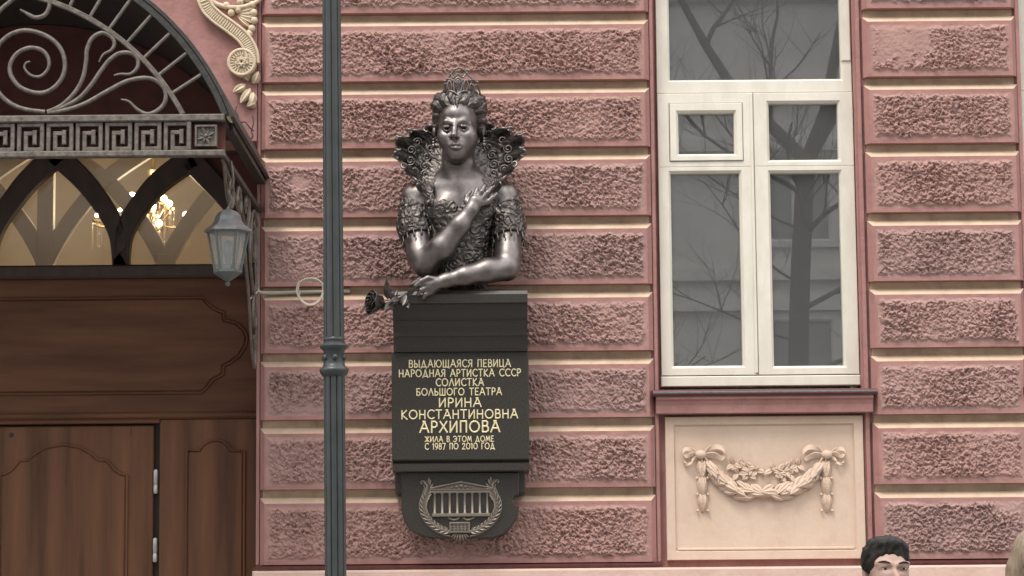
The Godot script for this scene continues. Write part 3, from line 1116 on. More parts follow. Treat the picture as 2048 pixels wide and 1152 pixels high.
func make_console(b: Node3D) -> void:
	# cream scroll console at the top of the entrance side
	var r := holder(b, "console", "cream stucco scroll console with a beaded band and a volute")
	var z := -0.03
	var mid := spline([Vector2(-1.8168, 5.2144), Vector2(-1.7748, 5.0644), Vector2(-1.7159, 4.9922), Vector2(-1.6279, 4.9258), Vector2(-1.5517, 4.8596), Vector2(-1.5075, 4.7818), Vector2(-1.4985, 4.7104)], 7)
	var mb := MB.new()
	mb.prism(ribbon(mid, 0.075, 0.055), z, z + 0.05, 0.006)
	part(r, "band", mb, M.stucco)
	for k in range(1, mid.size() - 1):
		var t: Vector2 = (mid[k + 1] - mid[k - 1]).normalized()
		var s := Vector2(-t.y, t.x)
		var steps := 1
		for e in steps:
			mb = MB.new()
			var p: Vector2 = mid[k]
			mb.tube([Vector3(p.x + s.x * 0.021, p.y + s.y * 0.021, z + 0.052), Vector3(p.x - s.x * 0.021, p.y - s.y * 0.021, z + 0.052)], 0.006, 6)
			part(r, "bead", mb, M.stucco)
	for off in [-1.0, 1.0]:
		mb = MB.new()
		var ed := []
		for k in mid.size():
			var t: Vector2 = (mid[mini(k + 1, mid.size() - 1)] - mid[maxi(k - 1, 0)]).normalized()
			var s: Vector2 = Vector2(-t.y, t.x) * off * 0.033
			ed.append(Vector3(mid[k].x + s.x, mid[k].y + s.y, z + 0.05))
		mb.tube(ed, 0.009, 8)
		part(r, "band_edge", mb, M.stucco)
	var vc := Vector2(-1.5627, 4.7169)
	mb = MB.new()
	var disc := []
	for k in 32:
		disc.append(vc + Vector2(cos(TAU * k / 32), sin(TAU * k / 32)) * 0.085)
	mb.prism(disc, z, z + 0.05, 0.008)
	var vol := part(r, "volute", mb, M.stucco)
	mb = MB.new()
	var rim := []
	for k in 32:
		rim.append(Vector3(vc.x + cos(TAU * k / 32) * 0.075, vc.y + sin(TAU * k / 32) * 0.075, z + 0.05))
	mb.tube(rim, 0.011, 8, true)
	part(vol, "rim", mb, M.stucco)
	for k in 22:
		mb = MB.new()
		var d := Vector2(cos(TAU * k / 22), sin(TAU * k / 22))
		mb.tube([Vector3(vc.x + d.x * 0.044, vc.y + d.y * 0.044, z + 0.052), Vector3(vc.x + d.x * 0.066, vc.y + d.y * 0.066, z + 0.052)], 0.005, 6)
		part(vol, "bead", mb, M.stucco)
	var rg := RandomNumberGenerator.new()
	rg.seed = 3
	for ring in 2:
		for k in 7:
			mb = MB.new()
			var a := TAU * k / 7 + ring * 0.4
			mb.leaf(leaf_at(vc + Vector2(-sin(a), cos(a)) * 0.006, z + 0.052 + 0.008 * ring, a, 0.3), 0.036 - 0.013 * ring, 0.024, 0.01, 0.0)
			part(vol, "petal", mb, M.stucco)
	# fan above the volute
	var fc := Vector2(-1.6108, 5.0152)
	for k in 6:
		mb = MB.new()
		var a := -1.0 - k * 0.26
		mb.leaf(leaf_at(fc + Vector2(-sin(a), cos(a)) * 0.02, z + 0.006, a, 0.12), 0.105, 0.032, 0.022, 0.0, 6, 1.3)
		part(r, "fan_leaf", mb, M.stucco)
	for q in [Vector2(-1.5058, 5.068), Vector2(-1.4969, 5.0201), Vector2(-1.4937, 4.9723), Vector2(-1.5081, 4.9247), Vector2(-1.5226, 4.8951), Vector2(-1.6284, 5.0213), Vector2(-1.5876, 5.0389), Vector2(-1.6578, 5.0634), Vector2(-1.5761, 5.0866), Vector2(-1.5352, 5.1042), Vector2(-1.4943, 5.1158)]:
		mb = MB.new()
		mb.ball(Transform3D(Basis().scaled(Vector3(0.022, 0.024, 0.024)), Vector3(q.x, q.y, z + 0.012)), 10, 6)
		part(r, "knob", mb, M.stucco)
	mb = MB.new()
	var arch := []
	for k in 12:
		var a := PI + PI * k / 11
		arch.append(Vector3(-1.6056 + cos(a) * 0.16, 5.1347 + sin(a) * 0.085, z + 0.02))
	mb.tube(arch, 0.014, 8)
	part(r, "shell_rim", mb, M.stucco)
	# leaves under the volute
	for q in [[496, 160, 0.4, 0.09], [505, 166, -0.5, 0.08], [500, 178, 2.6, 0.11], [506, 186, 3.0, 0.09], [510, 204, 2.2, 0.06], [490, 168, 2.2, 0.09]]:
		mb = MB.new()
		var at: Vector2 = CONSOLE_AT[q[0]]
		mb.leaf(leaf_at(at, z + 0.012, q[2], 0.2), q[3], 0.055, 0.034, 0.012)
		part(r, "leaf", mb, M.stucco)

const CONSOLE_AT := {496: Vector2(-1.5272, 4.6156), 505: Vector2(-1.5009, 4.5976), 500: Vector2(-1.5154, 4.5681), 506: Vector2(-1.4978, 4.5442), 510: Vector2(-1.4859, 4.4908), 490: Vector2(-1.5446, 4.5921)}

# ---------------------------------------------------------------- wooden entrance
func make_entrance() -> void:
	var z := -0.35
	var xr := -1.44
	var xl := -4.9
	var d := thing("entrance", "brown panelled wooden entrance with pointed tracery under the iron canopy", "entrance", Vector3(-3.1, 0, z))
	# upper board and its ogee panel
	var yt := 3.5789     # transom rail
	var yb := 3.4985
	var yr := 2.7113     # ledge under the board
	var yd := 2.6391     # top of the door leaf
	var mb := MB.new()
	mb.box(Vector3(xl, yb, z - 0.08), Vector3(xr, yt, z + 0.05), 0.012)
	part(d, "transom_rail", mb, M.dark_wood)
	mb = MB.new()
	mb.box(Vector3(xl, yr, z - 0.08), Vector3(xr, yb - 0.001, z), 0.0)
	part(d, "board", mb, M.wood_across)
	var right := [Vector2(-1.8297, 2.828), Vector2(-1.8034, 2.8513), Vector2(-1.7684, 2.8982), Vector2(-1.7098, 2.9301), Vector2(-1.7042, 2.9802), Vector2(-1.6631, 3.0006), Vector2(-1.6162, 3.0356), Vector2(-1.584, 3.0797), Vector2(-1.5695, 3.1239), Vector2(-1.5696, 3.1536), Vector2(-1.5875, 3.1893), Vector2(-1.6289, 3.2252), Vector2(-1.6644, 3.2374), Vector2(-1.7027, 3.2436), Vector2(-1.7059, 3.2882), Vector2(-1.7591, 3.3094), Vector2(-1.8007, 3.3454), Vector2(-1.8274, 3.3784)]
	var poly := [Vector2(-4.3, right[0].y)]
	poly.append_array(right)
	poly.append(Vector2(-4.3, right[right.size() - 1].y))
	mb = MB.new()
	mb.prism(poly, z - 0.02, z + 0.014, 0.010)
	bead(part(d, "ogee_panel", mb, M.wood_across), poly, z + 0.004, M.wood_across)
	mb = MB.new()
	mb.box(Vector3(xl, yd + 0.028, z - 0.08), Vector3(xr, yr - 0.001, z + 0.02), 0.012)
	part(d, "ledge", mb, M.wood_across)
	# frame round the door leaf
	var jx0 := -2.0722
	var gx := -2.1102
	mb = MB.new()
	mb.box(Vector3(xl, yd + 0.004, z - 0.08), Vector3(jx0, yd + 0.0275, z + 0.012), 0.004)
	part(d, "frame_head", mb, M.wood_across)
	mb = MB.new()
	mb.box(Vector3(jx0, 0.0, z - 0.10), Vector3(xr, yd + 0.0275, z - 0.001), 0.004)
	var fix := part(d, "fixed_panel", mb, M.wood)
	right = [Vector2(-1.5804, 1.6678), Vector2(-1.5812, 2.4705), Vector2(-1.6574, 2.4741), Vector2(-1.6722, 2.5035), Vector2(-1.7016, 2.5272), Vector2(-1.7427, 2.5363), Vector2(-1.7837, 2.5279), Vector2(-1.8158, 2.5047), Vector2(-1.8361, 2.4756), Vector2(-1.9064, 2.4733), Vector2(-1.9092, 1.6707)]
	right[0].y = 0.35
	right[right.size() - 1].y = 0.35
	mb = MB.new()
	mb.prism(right, z - 0.02, z + 0.012, 0.010)
	part(fix, "raised_panel", mb, M.wood)
	bead(fix, right, z + 0.004, M.wood)
	mb = MB.new()
	mb.box(Vector3(gx, 0.0, z - 0.12), Vector3(jx0 + 0.001, yd + 0.02, z - 0.06))
	part(d, "rebate", mb, M.dark_wood)
	mb = MB.new()
	mb.box(Vector3(xl, yd - 0.05, z - 0.14), Vector3(gx, yd + 0.028, z - 0.091))
	part(d, "rebate", mb, M.dark_wood)
	# door leaf
	mb = MB.new()
	mb.box(Vector3(gx - 1.02, 0.02, z - 0.09), Vector3(gx, yd - 0.006, z - 0.015), 0.006)
	var leaf := part(d, "door_leaf", mb, M.wood)
	right = [Vector2(-2.2686, 1.6738), Vector2(-2.2697, 2.3337), Vector2(-2.305, 2.3457), Vector2(-2.3404, 2.3694), Vector2(-2.3849, 2.4224), Vector2(-2.4347, 2.4258), Vector2(-2.4703, 2.4583), Vector2(-2.5382, 2.4999), Vector2(-2.6382, 2.5184), Vector2(-2.7376, 2.5017), Vector2(-2.8045, 2.4612), Vector2(-2.8391, 2.4293), Vector2(-2.8889, 2.4268), Vector2(-2.932, 2.3745), Vector2(-2.9668, 2.3514), Vector2(-3.0017, 2.34), Vector2(-2.985, 1.6801)]
	right[0].y = 0.5
	right[right.size() - 1].y = 0.5
	mb = MB.new()
	mb.prism(right, z - 0.03, z - 0.001, 0.010)
	part(leaf, "raised_panel", mb, M.wood)
	bead(leaf, right, z - 0.010, M.wood)
	mb = MB.new()
	mb.box(Vector3(gx - 2.06, 0.02, z - 0.09), Vector3(gx - 1.03, yd - 0.006, z - 0.015), 0.006)
	var leaf2 := part(d, "door_leaf", mb, M.wood)
	mb = MB.new()
	var second := []
	for q in right:
		second.append(q - Vector2(1.04, 0))
	mb.prism(second, z - 0.03, z - 0.001, 0.010)
	part(leaf2, "raised_panel", mb, M.wood)
	bead(leaf2, second, z - 0.010, M.wood)
	mb = MB.new()
	mb.box(Vector3(xl, 0.0, z - 0.10), Vector3(gx - 2.07, yd + 0.0275, z - 0.001), 0.004)
	part(d, "fixed_panel", mb, M.wood)
	var pegs := [Vector2(-2.9471, 2.5827), Vector2(-2.2431, 2.6)]
	for k in 2:
		mb = MB.new()
		if k == 0:
			mb.ball(Transform3D(Basis().scaled(Vector3(0.014, 0.014, 0.006)), Vector3(pegs[0].x, pegs[0].y, z - 0.014)), 10, 6)
		else:
			mb.box(Vector3(pegs[1].x - 0.002, pegs[1].y - 0.025, z - 0.016), Vector3(pegs[1].x + 0.002, pegs[1].y + 0.02, z - 0.0135))
		part(leaf, "plug", mb, M.dark_wood)
	var hy := [2.3025, 1.9039]
	for y in hy:
		mb = MB.new()
		var hx: float = gx + 0.014
		mb.lathe([Vector2(0, -0.072), Vector2(0.011, -0.070), Vector2(0.014, -0.062), Vector2(0.014, -0.024), Vector2(0.012, -0.022), Vector2(0.012, -0.018), Vector2(0.014, -0.016), Vector2(0.014, 0.060), Vector2(0.010, 0.070), Vector2(0, 0.072)], Vector3(hx, y, z - 0.014), 12)
		var hinge := part(leaf, "hinge", mb, M.hinge)
		mb = MB.new()
		mb.box(Vector3(hx - 0.018, y - 0.055, z - 0.045), Vector3(hx + 0.016, y + 0.055, z - 0.032), 0.002)
		part(leaf, "hinge_plate", mb, M.lantern_dark)
	# pointed tracery in front of the glass
	var zt := z + 0.03
	var top := 4.2
	var paths := [
		[Vector2(-2.3104, 3.5523), Vector2(-2.3176, 3.6717), Vector2(-2.3304, 3.7615), Vector2(-2.373, 3.8637), Vector2(-2.4394, 3.9663), Vector2(-2.5238, 4.0752), Vector2(-2.6201, 4.1724), Vector2(-2.7284, 4.2698)],
		[Vector2(-2.3104, 3.5523), Vector2(-2.3087, 3.6717), Vector2(-2.2978, 3.7613), Vector2(-2.2545, 3.8627), Vector2(-2.1902, 3.9581), Vector2(-2.108, 4.0595), Vector2(-2.0078, 4.1429), Vector2(-1.8836, 4.2261)],
		[Vector2(-1.5123, 3.5453), Vector2(-1.5187, 3.6647), Vector2(-1.5368, 3.7546), Vector2(-1.5846, 3.8448), Vector2(-1.6383, 3.9172), Vector2(-1.7099, 4.0019), Vector2(-1.7996, 4.0989), Vector2(-1.9133, 4.2204)],
		[Vector2(-3.0909, 3.5592), Vector2(-3.09, 3.6786), Vector2(-3.0767, 3.7681), Vector2(-3.031, 3.8695), Vector2(-2.9615, 3.9709), Vector2(-2.8801, 4.0784), Vector2(-2.7865, 4.1739), Vector2(-2.6809, 4.2694)],
		[Vector2(-3.0909, 3.5592), Vector2(-3.0989, 3.6786), Vector2(-3.1182, 3.7685), Vector2(-3.1615, 3.8707), Vector2(-3.2285, 3.9733), Vector2(-3.3137, 4.0822), Vector2(-3.4106, 4.1794), Vector2(-3.5196, 4.2768)]]
	for p in paths:
		mb = MB.new()
		mb.prism(ribbon(spline(p, 4), 0.094, 0.135), z - 0.06, zt, 0.008)
		part(d, "tracery_rib", mb, M.dark_wood)
	mb = MB.new()
	mb.prism([Vector2(-1.49, 3.9039), Vector2(-1.4914, 4.2649), Vector2(-1.9672, 4.2691), Vector2(-1.8834, 4.202), Vector2(-1.728, 4.0381), Vector2(-1.6384, 3.9352), Vector2(-1.5487, 3.7547), Vector2(-1.4886, 3.5451)], z - 0.07, z - 0.02, 0.004)
	part(d, "spandrel_board", mb, M.maroon)
	mb = MB.new()
	mb.box(Vector3(xl, 4.245, z - 0.08), Vector3(xr, 4.40, z + 0.02), 0.01)
	part(d, "transom_head", mb, M.dark_wood)
	mb = MB.new()
	mb.box(Vector3(xl, yt, z - 0.075), Vector3(xr, 4.3, z - 0.070))
	part(d, "transom_pane", mb, M.dusty_glass)

# a rounded moulding that runs round a panel, a little outside its edge
func bead(parent: Node3D, poly: Array, z: float, m: Material) -> void:
	var mb := MB.new()
	mb.tube(lift(MB.inset(poly, -0.007), z), 0.0085, 8, true)
	part(parent, "panel_moulding", mb, m)

# ---------------------------------------------------------------- rooms behind the openings
func room_box(called: String, lo: Vector3, hi: Vector3, m: Material, front: Array) -> void:
	# five slabs and a front with a rectangular opening (x0, y0, x1, y1)
	var t := 0.08
	var mb := MB.new()
	mb.box(Vector3(lo.x - t, lo.y - t, lo.z - t), Vector3(hi.x + t, hi.y + t, lo.z))
	mb.box(Vector3(lo.x - t, lo.y - t, lo.z), Vector3(lo.x, hi.y + t, hi.z))
	mb.box(Vector3(hi.x, lo.y - t, lo.z), Vector3(hi.x + t, hi.y + t, hi.z))
	mb.box(Vector3(lo.x, hi.y, lo.z), Vector3(hi.x, hi.y + t, hi.z))
	mb.box(Vector3(lo.x, lo.y - t, lo.z), Vector3(hi.x, lo.y, hi.z))
	mb.box(Vector3(lo.x, lo.y, hi.z - t), Vector3(front[0], hi.y, hi.z - 0.001))
	mb.box(Vector3(front[2], lo.y, hi.z - t), Vector3(hi.x, hi.y, hi.z - 0.001))
	mb.box(Vector3(front[0], lo.y, hi.z - t), Vector3(front[2], front[1], hi.z - 0.001))
	mb.box(Vector3(front[0], front[3], hi.z - t), Vector3(front[2], hi.y, hi.z - 0.001))
	structure(called, mb, m)

func make_interiors() -> void:
	room_box("room_wall", Vector3(0.3, 2.2, -3.6), Vector3(2.42, 5.9, -0.43), M.room, [0.86, 2.82, 2.0, 5.42])
	room_box("room_wall_001", Vector3(2.6, 2.2, -3.6), Vector3(4.7, 5.9, -0.43), M.room, [2.99, 2.82, 4.12, 5.42])
	room_box("lobby_wall", Vector3(-5.4, 0.02, -4.6), Vector3(-0.9, 5.1, -0.47), M.lobby, [-4.88, 0.05, -1.46, 4.26])
	# inner tracery of the lobby
	var scr := thing("inner_screen", "taupe inner screen with pointed arches seen through the entrance glass", "screen", Vector3(-3.1, 0.02, -1.3))
	var zi := -1.3
	var cols := [Vector2(-3.6943, 3.6898), Vector2(-2.9387, 3.6831), Vector2(-2.1832, 3.6765), Vector2(-1.4278, 3.6698)]
	for i in 4:
		var c: Vector2 = cols[i]
		var mb := MB.new()
		mb.box(Vector3(c.x - 0.05, 0.02, zi - 0.05), Vector3(c.x + 0.05, 4.6 if i == 1 else c.y + 0.1, zi + 0.03), 0.006)
		part(scr, "mullion", mb, M.lobby_rib)
		for s in [-1.0, 1.0]:
			mb = MB.new()
			var p := spline([c, c + Vector2(0.03 * s, 0.10), c + Vector2(0.16 * s, 0.32), c + Vector2(0.38 * s, 0.58), c + Vector2(0.70 * s, 0.80)], 5)
			mb.prism(ribbon(p, 0.10, 0.10), zi - 0.04, zi + (0.02 if s > 0 else 0.017), 0.005)
			part(scr, "arch_rib", mb, M.lobby_rib)
	# chandelier
	var zc := -2.3
	var top := Vector3(-2.4303, 4.5237, -2.3)
	var ch := thing("chandelier", "lit gilt chandelier with globe bulbs and hanging crystals in the lobby", "chandelier", top)
	var hub := Vector3(-2.4106, 4.2169, -2.3)
	var mb := MB.new()
	mb.tube([Vector3(hub.x, 5.1, zc), hub], 0.012, 8)
	mb.lathe([Vector2(0.0, -0.05), Vector2(0.016, -0.04), Vector2(0.024, 0.0), Vector2(0.012, 0.05), Vector2(0.018, 0.12), Vector2(0.008, 0.2), Vector2(0.03, 0.24), Vector2(0.04, 0.27), Vector2(0.0, 0.28)], hub, 14)
	part(ch, "stem", mb, M.brass)
	var globes := [Vector3(-2.5187, 4.2841, -2.1), Vector3(-2.3621, 4.3269, -2.5), Vector3(-2.2863, 4.2441, -2.2), Vector3(-2.3639, 4.1897, -2), Vector3(-2.1853, 4.181, -2.3), Vector3(-2.3091, 4.064, -1.9), Vector3(-2.7831, 4.1829, -2.3), Vector3(-2.6924, 4.282, -2.7)]
	for i in globes.size():
		var p: Vector3 = globes[i]
		mb = MB.new()
		mb.tube(spline([hub, hub.lerp(p, 0.4) + Vector3(0, -0.1, 0), p + Vector3(0, -0.07, 0), p + Vector3(0, -0.03, 0)], 5), 0.007, 6)
		var arm := part(ch, "arm", mb, M.brass)
		mb = MB.new()
		mb.lathe([Vector2(0.0, -0.05), Vector2(0.03, -0.045), Vector2(0.036, -0.03), Vector2(0.012, -0.028)], p, 12)
		part(arm, "drip_pan", mb, M.brass)
		mb = MB.new()
		var br := 0.024 if i < 6 else 0.014
		mb.ball(Transform3D(Basis().scaled(Vector3.ONE * br), p), 14, 10)
		part(ch, "bulb", mb, M.bulb)
		var l := OmniLight3D.new()
		l.name = "bulb_light"
		l.light_color = Color(1.0, 0.91, 0.77)
		l.light_energy = 0.24
		l.light_size = 0.02
		l.omni_range = 8.0
		l.omni_attenuation = 2.0
		l.shadow_enabled = true
		ch.add_child(l, true)
		l.position = p - ch.position + Vector3(0, 0, br + 0.03)
		for k in 5:
			mb = MB.new()
			var a := TAU * k / 5.0
			var q := p + Vector3(cos(a) * 0.034, -0.045, sin(a) * 0.034)
			for j in 5:
				var s := 0.008 - 0.0006 * j
				mb.ball(Transform3D(Basis().scaled(Vector3(s * 0.42, 0.016, s * 0.42)), q - Vector3(0, 0.036 * j + 0.018, 0)), 6, 4)
			part(arm, "crystal", mb, M.crystal)

# ---------------------------------------------------------------- the other side of the street, mirrored in the panes
func make_far_side() -> void:
	var b := thing("opposite_house", "pale grey house across the street, mirrored in the window panes", "building", Vector3(0, 0, 30.4))
	var zf := 30.0
	var mb := MB.new()
	mb.box(Vector3(-30, 0, zf), Vector3(34, 15.5, zf + 8))
	part(b, "wall", mb, M.far_wall)
	for y in [4.4, 6.7, 7.25, 9.6, 12.4, 15.3]:
		mb = MB.new()
		mb.box(Vector3(-30.1, y, zf - (0.18 if y > 6.0 else 0.1)), Vector3(34.1, y + (0.22 if y < 15 else 0.5), zf + 0.05))
		part(b, "cornice", mb, M.far_wall)
	for fl in 4:
		for k in 16:
			var x := -24.6 + k * 3.3
			var y: float = [1.4, 4.9, 8.0, 12.75][fl] if fl < 3 else 12.8
			var h: float = [2.4, 1.6, 1.5, 2.0][fl]
			var win := holder(b, "window")
			mb = MB.new()
			mb.ring([x - 0.85, y - 0.15, x + 0.85, y + h + 0.2], [x - 0.62, y, x + 0.62, y + h], 0.09, -0.02, 0.04, 0.04)
			var t := MB.new()
			for i in mb.v.size():
				t.v.append(Vector3(2 * x - mb.v[i].x, mb.v[i].y, zf - mb.v[i].z))
				t.n.append(Vector3(-mb.n[i].x, mb.n[i].y, -mb.n[i].z))
			part(win, "frame", t, M.far_trim)
			mb = MB.new()
			mb.box(Vector3(x - 0.63, y - 0.01, zf - 0.02), Vector3(x + 0.63, y + h + 0.01, zf - 0.012))
			part(win, "pane", mb, M.far_dark)
			mb = MB.new()
			mb.box(Vector3(x - 0.04, y, zf - 0.05), Vector3(x + 0.04, y + h, zf - 0.021))
			part(win, "mullion", mb, M.far_trim)
	var kinds := ["thick bare street tree with forked trunk, mirrored in the right casement", "slender bare street tree with low twigs beside the forked tree"]
	var spots := [[3.75, 18.6, 0.145, 7.6, 31], [0.6, 21.5, 0.13, 4.6, 41]]
	for i in 2:
		tree(kinds[i], spots[i])

func tree(label: String, s: Array) -> void:
	var t := thing("bare_tree", label, "tree", Vector3(s[0], 0, s[1]), "bare trees across the street")
	var r := RandomNumberGenerator.new()
	r.seed = s[4]
	var trunk := MB.new()
	var crown := MB.new()
	var base := Vector3(s[0], -0.05, s[1])
	var fork := base + Vector3(0.25, s[3], 0.1)
	trunk.tube(spline([base, base.lerp(fork, 0.3) + Vector3(0.06, 0, 0), base.lerp(fork, 0.65) + Vector3(-0.08, 0, 0), fork], 6), taper(19, s[2] * 1.15, s[2] * 0.85, 0.1), 12)
	for k in 3:
		var d := Vector3(r.randf_range(-0.5, 0.5), 1.0, r.randf_range(-0.3, 0.3))
		if k == 0:
			d = Vector3(-0.62, 1, 0.1)
		elif k == 1:
			d = Vector3(0.25, 1, -0.1)
		branch(crown, r, fork - Vector3(0, 0.1, 0), d.normalized(), s[2] * 0.68, 3.6, 0)
	for k in 5:
		var h := r.randf_range(0.55, 0.95)
		var a := r.randf_range(0, TAU)
		branch(crown, r, base.lerp(fork, h), Vector3(cos(a), 0.35, sin(a)).normalized(), s[2] * 0.28, 2.2, 1)
	for k in 4:
		branch(crown, r, base.lerp(fork, 0.66 + 0.1 * k), Vector3(-1.0, 0.25 + 0.1 * k, 0.2).normalized(), s[2] * 0.14, 2.0, 1)
	part(t, "trunk", trunk, M.bark)
	part(t, "crown", crown, M.bark)

func branch(mb: MB, r: RandomNumberGenerator, p: Vector3, d: Vector3, rad: float, length: float, level: int) -> void:
	var pts := [p]
	var q := p
	var dir := d
	var n := 5
	for i in n:
		dir = (dir + Vector3(r.randf_range(-0.22, 0.22), r.randf_range(-0.08, 0.2), r.randf_range(-0.22, 0.22))).normalized()
		q += dir * length / n
		pts.append(q)
	mb.tube(pts, taper(n + 1, rad, rad * 0.35, 0.0), 7 if level < 2 else 4)
	if level >= 3:
		return
	for k in (5 if level < 3 else 4):
		var u := r.randf_range(0.3, 1.0)
		var i := int(u * n)
		var side := Vector3(r.randf_range(-1, 1), r.randf_range(-0.1, 0.8), r.randf_range(-1, 1)).normalized()
		branch(mb, r, pts[i], (dir * 0.6 + side).normalized(), rad * 0.42, length * r.randf_range(0.45, 0.65), level + 1)

# ---------------------------------------------------------------- iron canopy
func mirrored(p: Array, xc: float) -> Array:
	var r := []
	for q in p:
		r.append(Vector2(2.0 * xc - q.x, q.y))
	return r

func arc(c: Vector2, r: float, a0: float, a1: float, n: int) -> Array:
	var p := []
	for i in n + 1:
		var a := lerpf(a0, a1, float(i) / n)
		p.append(c + Vector2(cos(a), sin(a)) * r)
	return p

func make_canopy() -> void:
	var z := 1.85
	var xc := -2.7619
	var t := thing("entrance_canopy", "arched wrought iron canopy with scrolls and a meander frieze over the entrance", "canopy", Vector3(xc, 4.0, 0.0))
	var y0 := 3.8337
	var y1 := 4.0495
	var xr := -1.4452
	var xl := 2.0 * xc - xr
	# arched bars
	var co := Vector2(-2.7522, 3.5303)
	var ro := 1.4234
	var ci := Vector2(-2.7513, 3.4819)
	var ri := 1.2323
	var ao := asin((y1 - co.y) / ro)
	var ai := asin((y1 - ci.y) / ri)
	var mb := MB.new()
	mb.prism(ribbon(arc(co, ro - 0.016, ao, PI - ao, 60), 0.034, 0.034), z - 0.03, z + 0.015, 0.003)
	part(t, "outer_arch", mb, M.dark_iron)
	mb = MB.new()
	mb.prism(ribbon(arc(ci, ri, ai, PI - ai, 60), 0.026, 0.026), z - 0.02, z + 0.012, 0.004)
	part(t, "inner_arch", mb, M.iron)
	for k in 22:
		var a := lerpf(ai + 0.10, PI - ai - 0.10, k / 21.0)
		var d := Vector2(cos(a), sin(a))
		var p := ci + d * (ri + 0.008)
		var s := ro - 0.03
		var rel := p - co
		var bq := rel.dot(d)
		var hit := -bq + sqrt(maxf(bq * bq - rel.length_squared() + s * s, 0.0))
		mb = MB.new()
		mb.tube(lift([p, p + d * hit], z), 0.010, 6)
		part(t, "rung", mb, M.iron)
	# scrolls
	var sc := [
		[Vector2(-2.357, 4.0696), Vector2(-2.4534, 4.0834), Vector2(-2.5273, 4.1123), Vector2(-2.5864, 4.1644), Vector2(-2.6232, 4.237), Vector2(-2.6296, 4.3146), Vector2(-2.6105, 4.3869), Vector2(-2.5808, 4.4385), Vector2(-2.5231, 4.4795), Vector2(-2.447, 4.4917), Vector2(-2.3499, 4.4597), Vector2(-2.283, 4.3969), Vector2(-2.259, 4.3139), Vector2(-2.2757, 4.2391), Vector2(-2.3307, 4.1828), Vector2(-2.3964, 4.1679), Vector2(-2.4779, 4.1944), Vector2(-2.527, 4.2491), Vector2(-2.5381, 4.3086), Vector2(-2.5086, 4.3679), Vector2(-2.4456, 4.401), Vector2(-2.3794, 4.39), Vector2(-2.3432, 4.3457), Vector2(-2.345, 4.2914), Vector2(-2.385, 4.253), Vector2(-2.4333, 4.2612), Vector2(-2.4643, 4.2976), Vector2(-2.4571, 4.3234), Vector2(-2.4369, 4.331)],
		[Vector2(-2.3443, 4.0695), Vector2(-2.2739, 4.1024), Vector2(-2.2088, 4.1662), Vector2(-2.1692, 4.2381), Vector2(-2.1525, 4.3207), Vector2(-2.1482, 4.388), Vector2(-2.1235, 4.4474), Vector2(-2.0756, 4.4755), Vector2(-2.0296, 4.4595), Vector2(-2.0089, 4.423), Vector2(-2.0238, 4.3869), Vector2(-2.0641, 4.3639), Vector2(-2.0865, 4.3253)],
		[Vector2(-2.3443, 4.0669), Vector2(-2.2586, 4.0971), Vector2(-2.1807, 4.1428), Vector2(-2.1232, 4.2093), Vector2(-2.0783, 4.2761), Vector2(-2.0358, 4.3326), Vector2(-1.9855, 4.3684), Vector2(-1.9296, 4.3705), Vector2(-1.8912, 4.3417), Vector2(-1.8908, 4.2951), Vector2(-1.926, 4.2618), Vector2(-1.9767, 4.2623), Vector2(-2.0096, 4.2548)],
		[Vector2(-2.3442, 4.0644), Vector2(-2.2432, 4.0815), Vector2(-2.1499, 4.1141), Vector2(-2.0417, 4.1751), Vector2(-1.9484, 4.2233), Vector2(-1.8598, 4.2406), Vector2(-1.7963, 4.2271), Vector2(-1.7528, 4.1828), Vector2(-1.7472, 4.1235), Vector2(-1.7797, 4.0774), Vector2(-1.8352, 4.0547), Vector2(-1.8886, 4.0783), Vector2(-1.9321, 4.1199), Vector2(-1.9728, 4.1306)],
		[Vector2(-2.3541, 4.7537), Vector2(-2.3402, 4.6702), Vector2(-2.3444, 4.6078), Vector2(-2.3693, 4.569), Vector2(-2.4149, 4.559), Vector2(-2.456, 4.5801), Vector2(-2.4919, 4.6013)],
		[Vector2(-2.6937, 4.4965), Vector2(-2.6311, 4.5531), Vector2(-2.5811, 4.6099), Vector2(-2.5183, 4.6614), Vector2(-2.4428, 4.718)]]
	for p in sc:
		for side in 2:
			var q: Array = spline(p if side == 0 else mirrored(p, xc), 6)
			mb = MB.new()
			mb.tube(lift(q, z), taper(q.size(), 0.0120, 0.0045, 0.72), 8)
			part(t, "scroll", mb, M.iron)
	# frieze
	for e in [[y1 - 0.036, y1, 0.03], [y0, y0 + 0.032, 0.03]]:
		mb = MB.new()
		mb.box(Vector3(xl, e[0], z - 0.03), Vector3(xr, e[1], z + 0.022), 0.006)
		part(t, "frieze_rail", mb, M.iron)
	var x0 := -1.6192
	mb = MB.new()
	mb.box(Vector3(xl + 0.02, y0 + 0.02, z - 0.055), Vector3(xr - 0.004, y1 - 0.02, z - 0.04))
	part(t, "frieze_back", mb, M.maroon)
	var h0 := y0 + 0.032
	var h1 := y1 - 0.036
	var uw := 0.1484
	var n := 15
	for k in n:
		var xs := x0 - uw * (k + 0.86)
		if xs < xl + 0.18:
			break
		mb = MB.new()
		var hh := h1 - h0
		var w := 0.021
		var bars := [[0.02, 0.0, 0.02, 1.0], [0.02, 0.93, 0.80, 0.93], [0.80, 1.0, 0.80, 0.0], [0.26, 0.07, 0.80, 0.07], [0.26, 0.0, 0.26, 0.62], [0.26, 0.62, 0.56, 0.62], [0.56, 0.66, 0.56, 0.30]]
		for q in bars:
			var a := Vector2(xs + q[0] * uw, h0 + q[1] * hh)
			var b := Vector2(xs + q[2] * uw, h0 + q[3] * hh)
			mb.box(Vector3(minf(a.x, b.x) - w * 0.5, maxf(minf(a.y, b.y) - w * 0.5, h0), z - 0.03), Vector3(maxf(a.x, b.x) + w * 0.5, minf(maxf(a.y, b.y) + w * 0.5, h1), z + 0.004 + 0.0015 * bars.find(q)), 0.003)
		part(t, "meander_key", mb, M.iron)
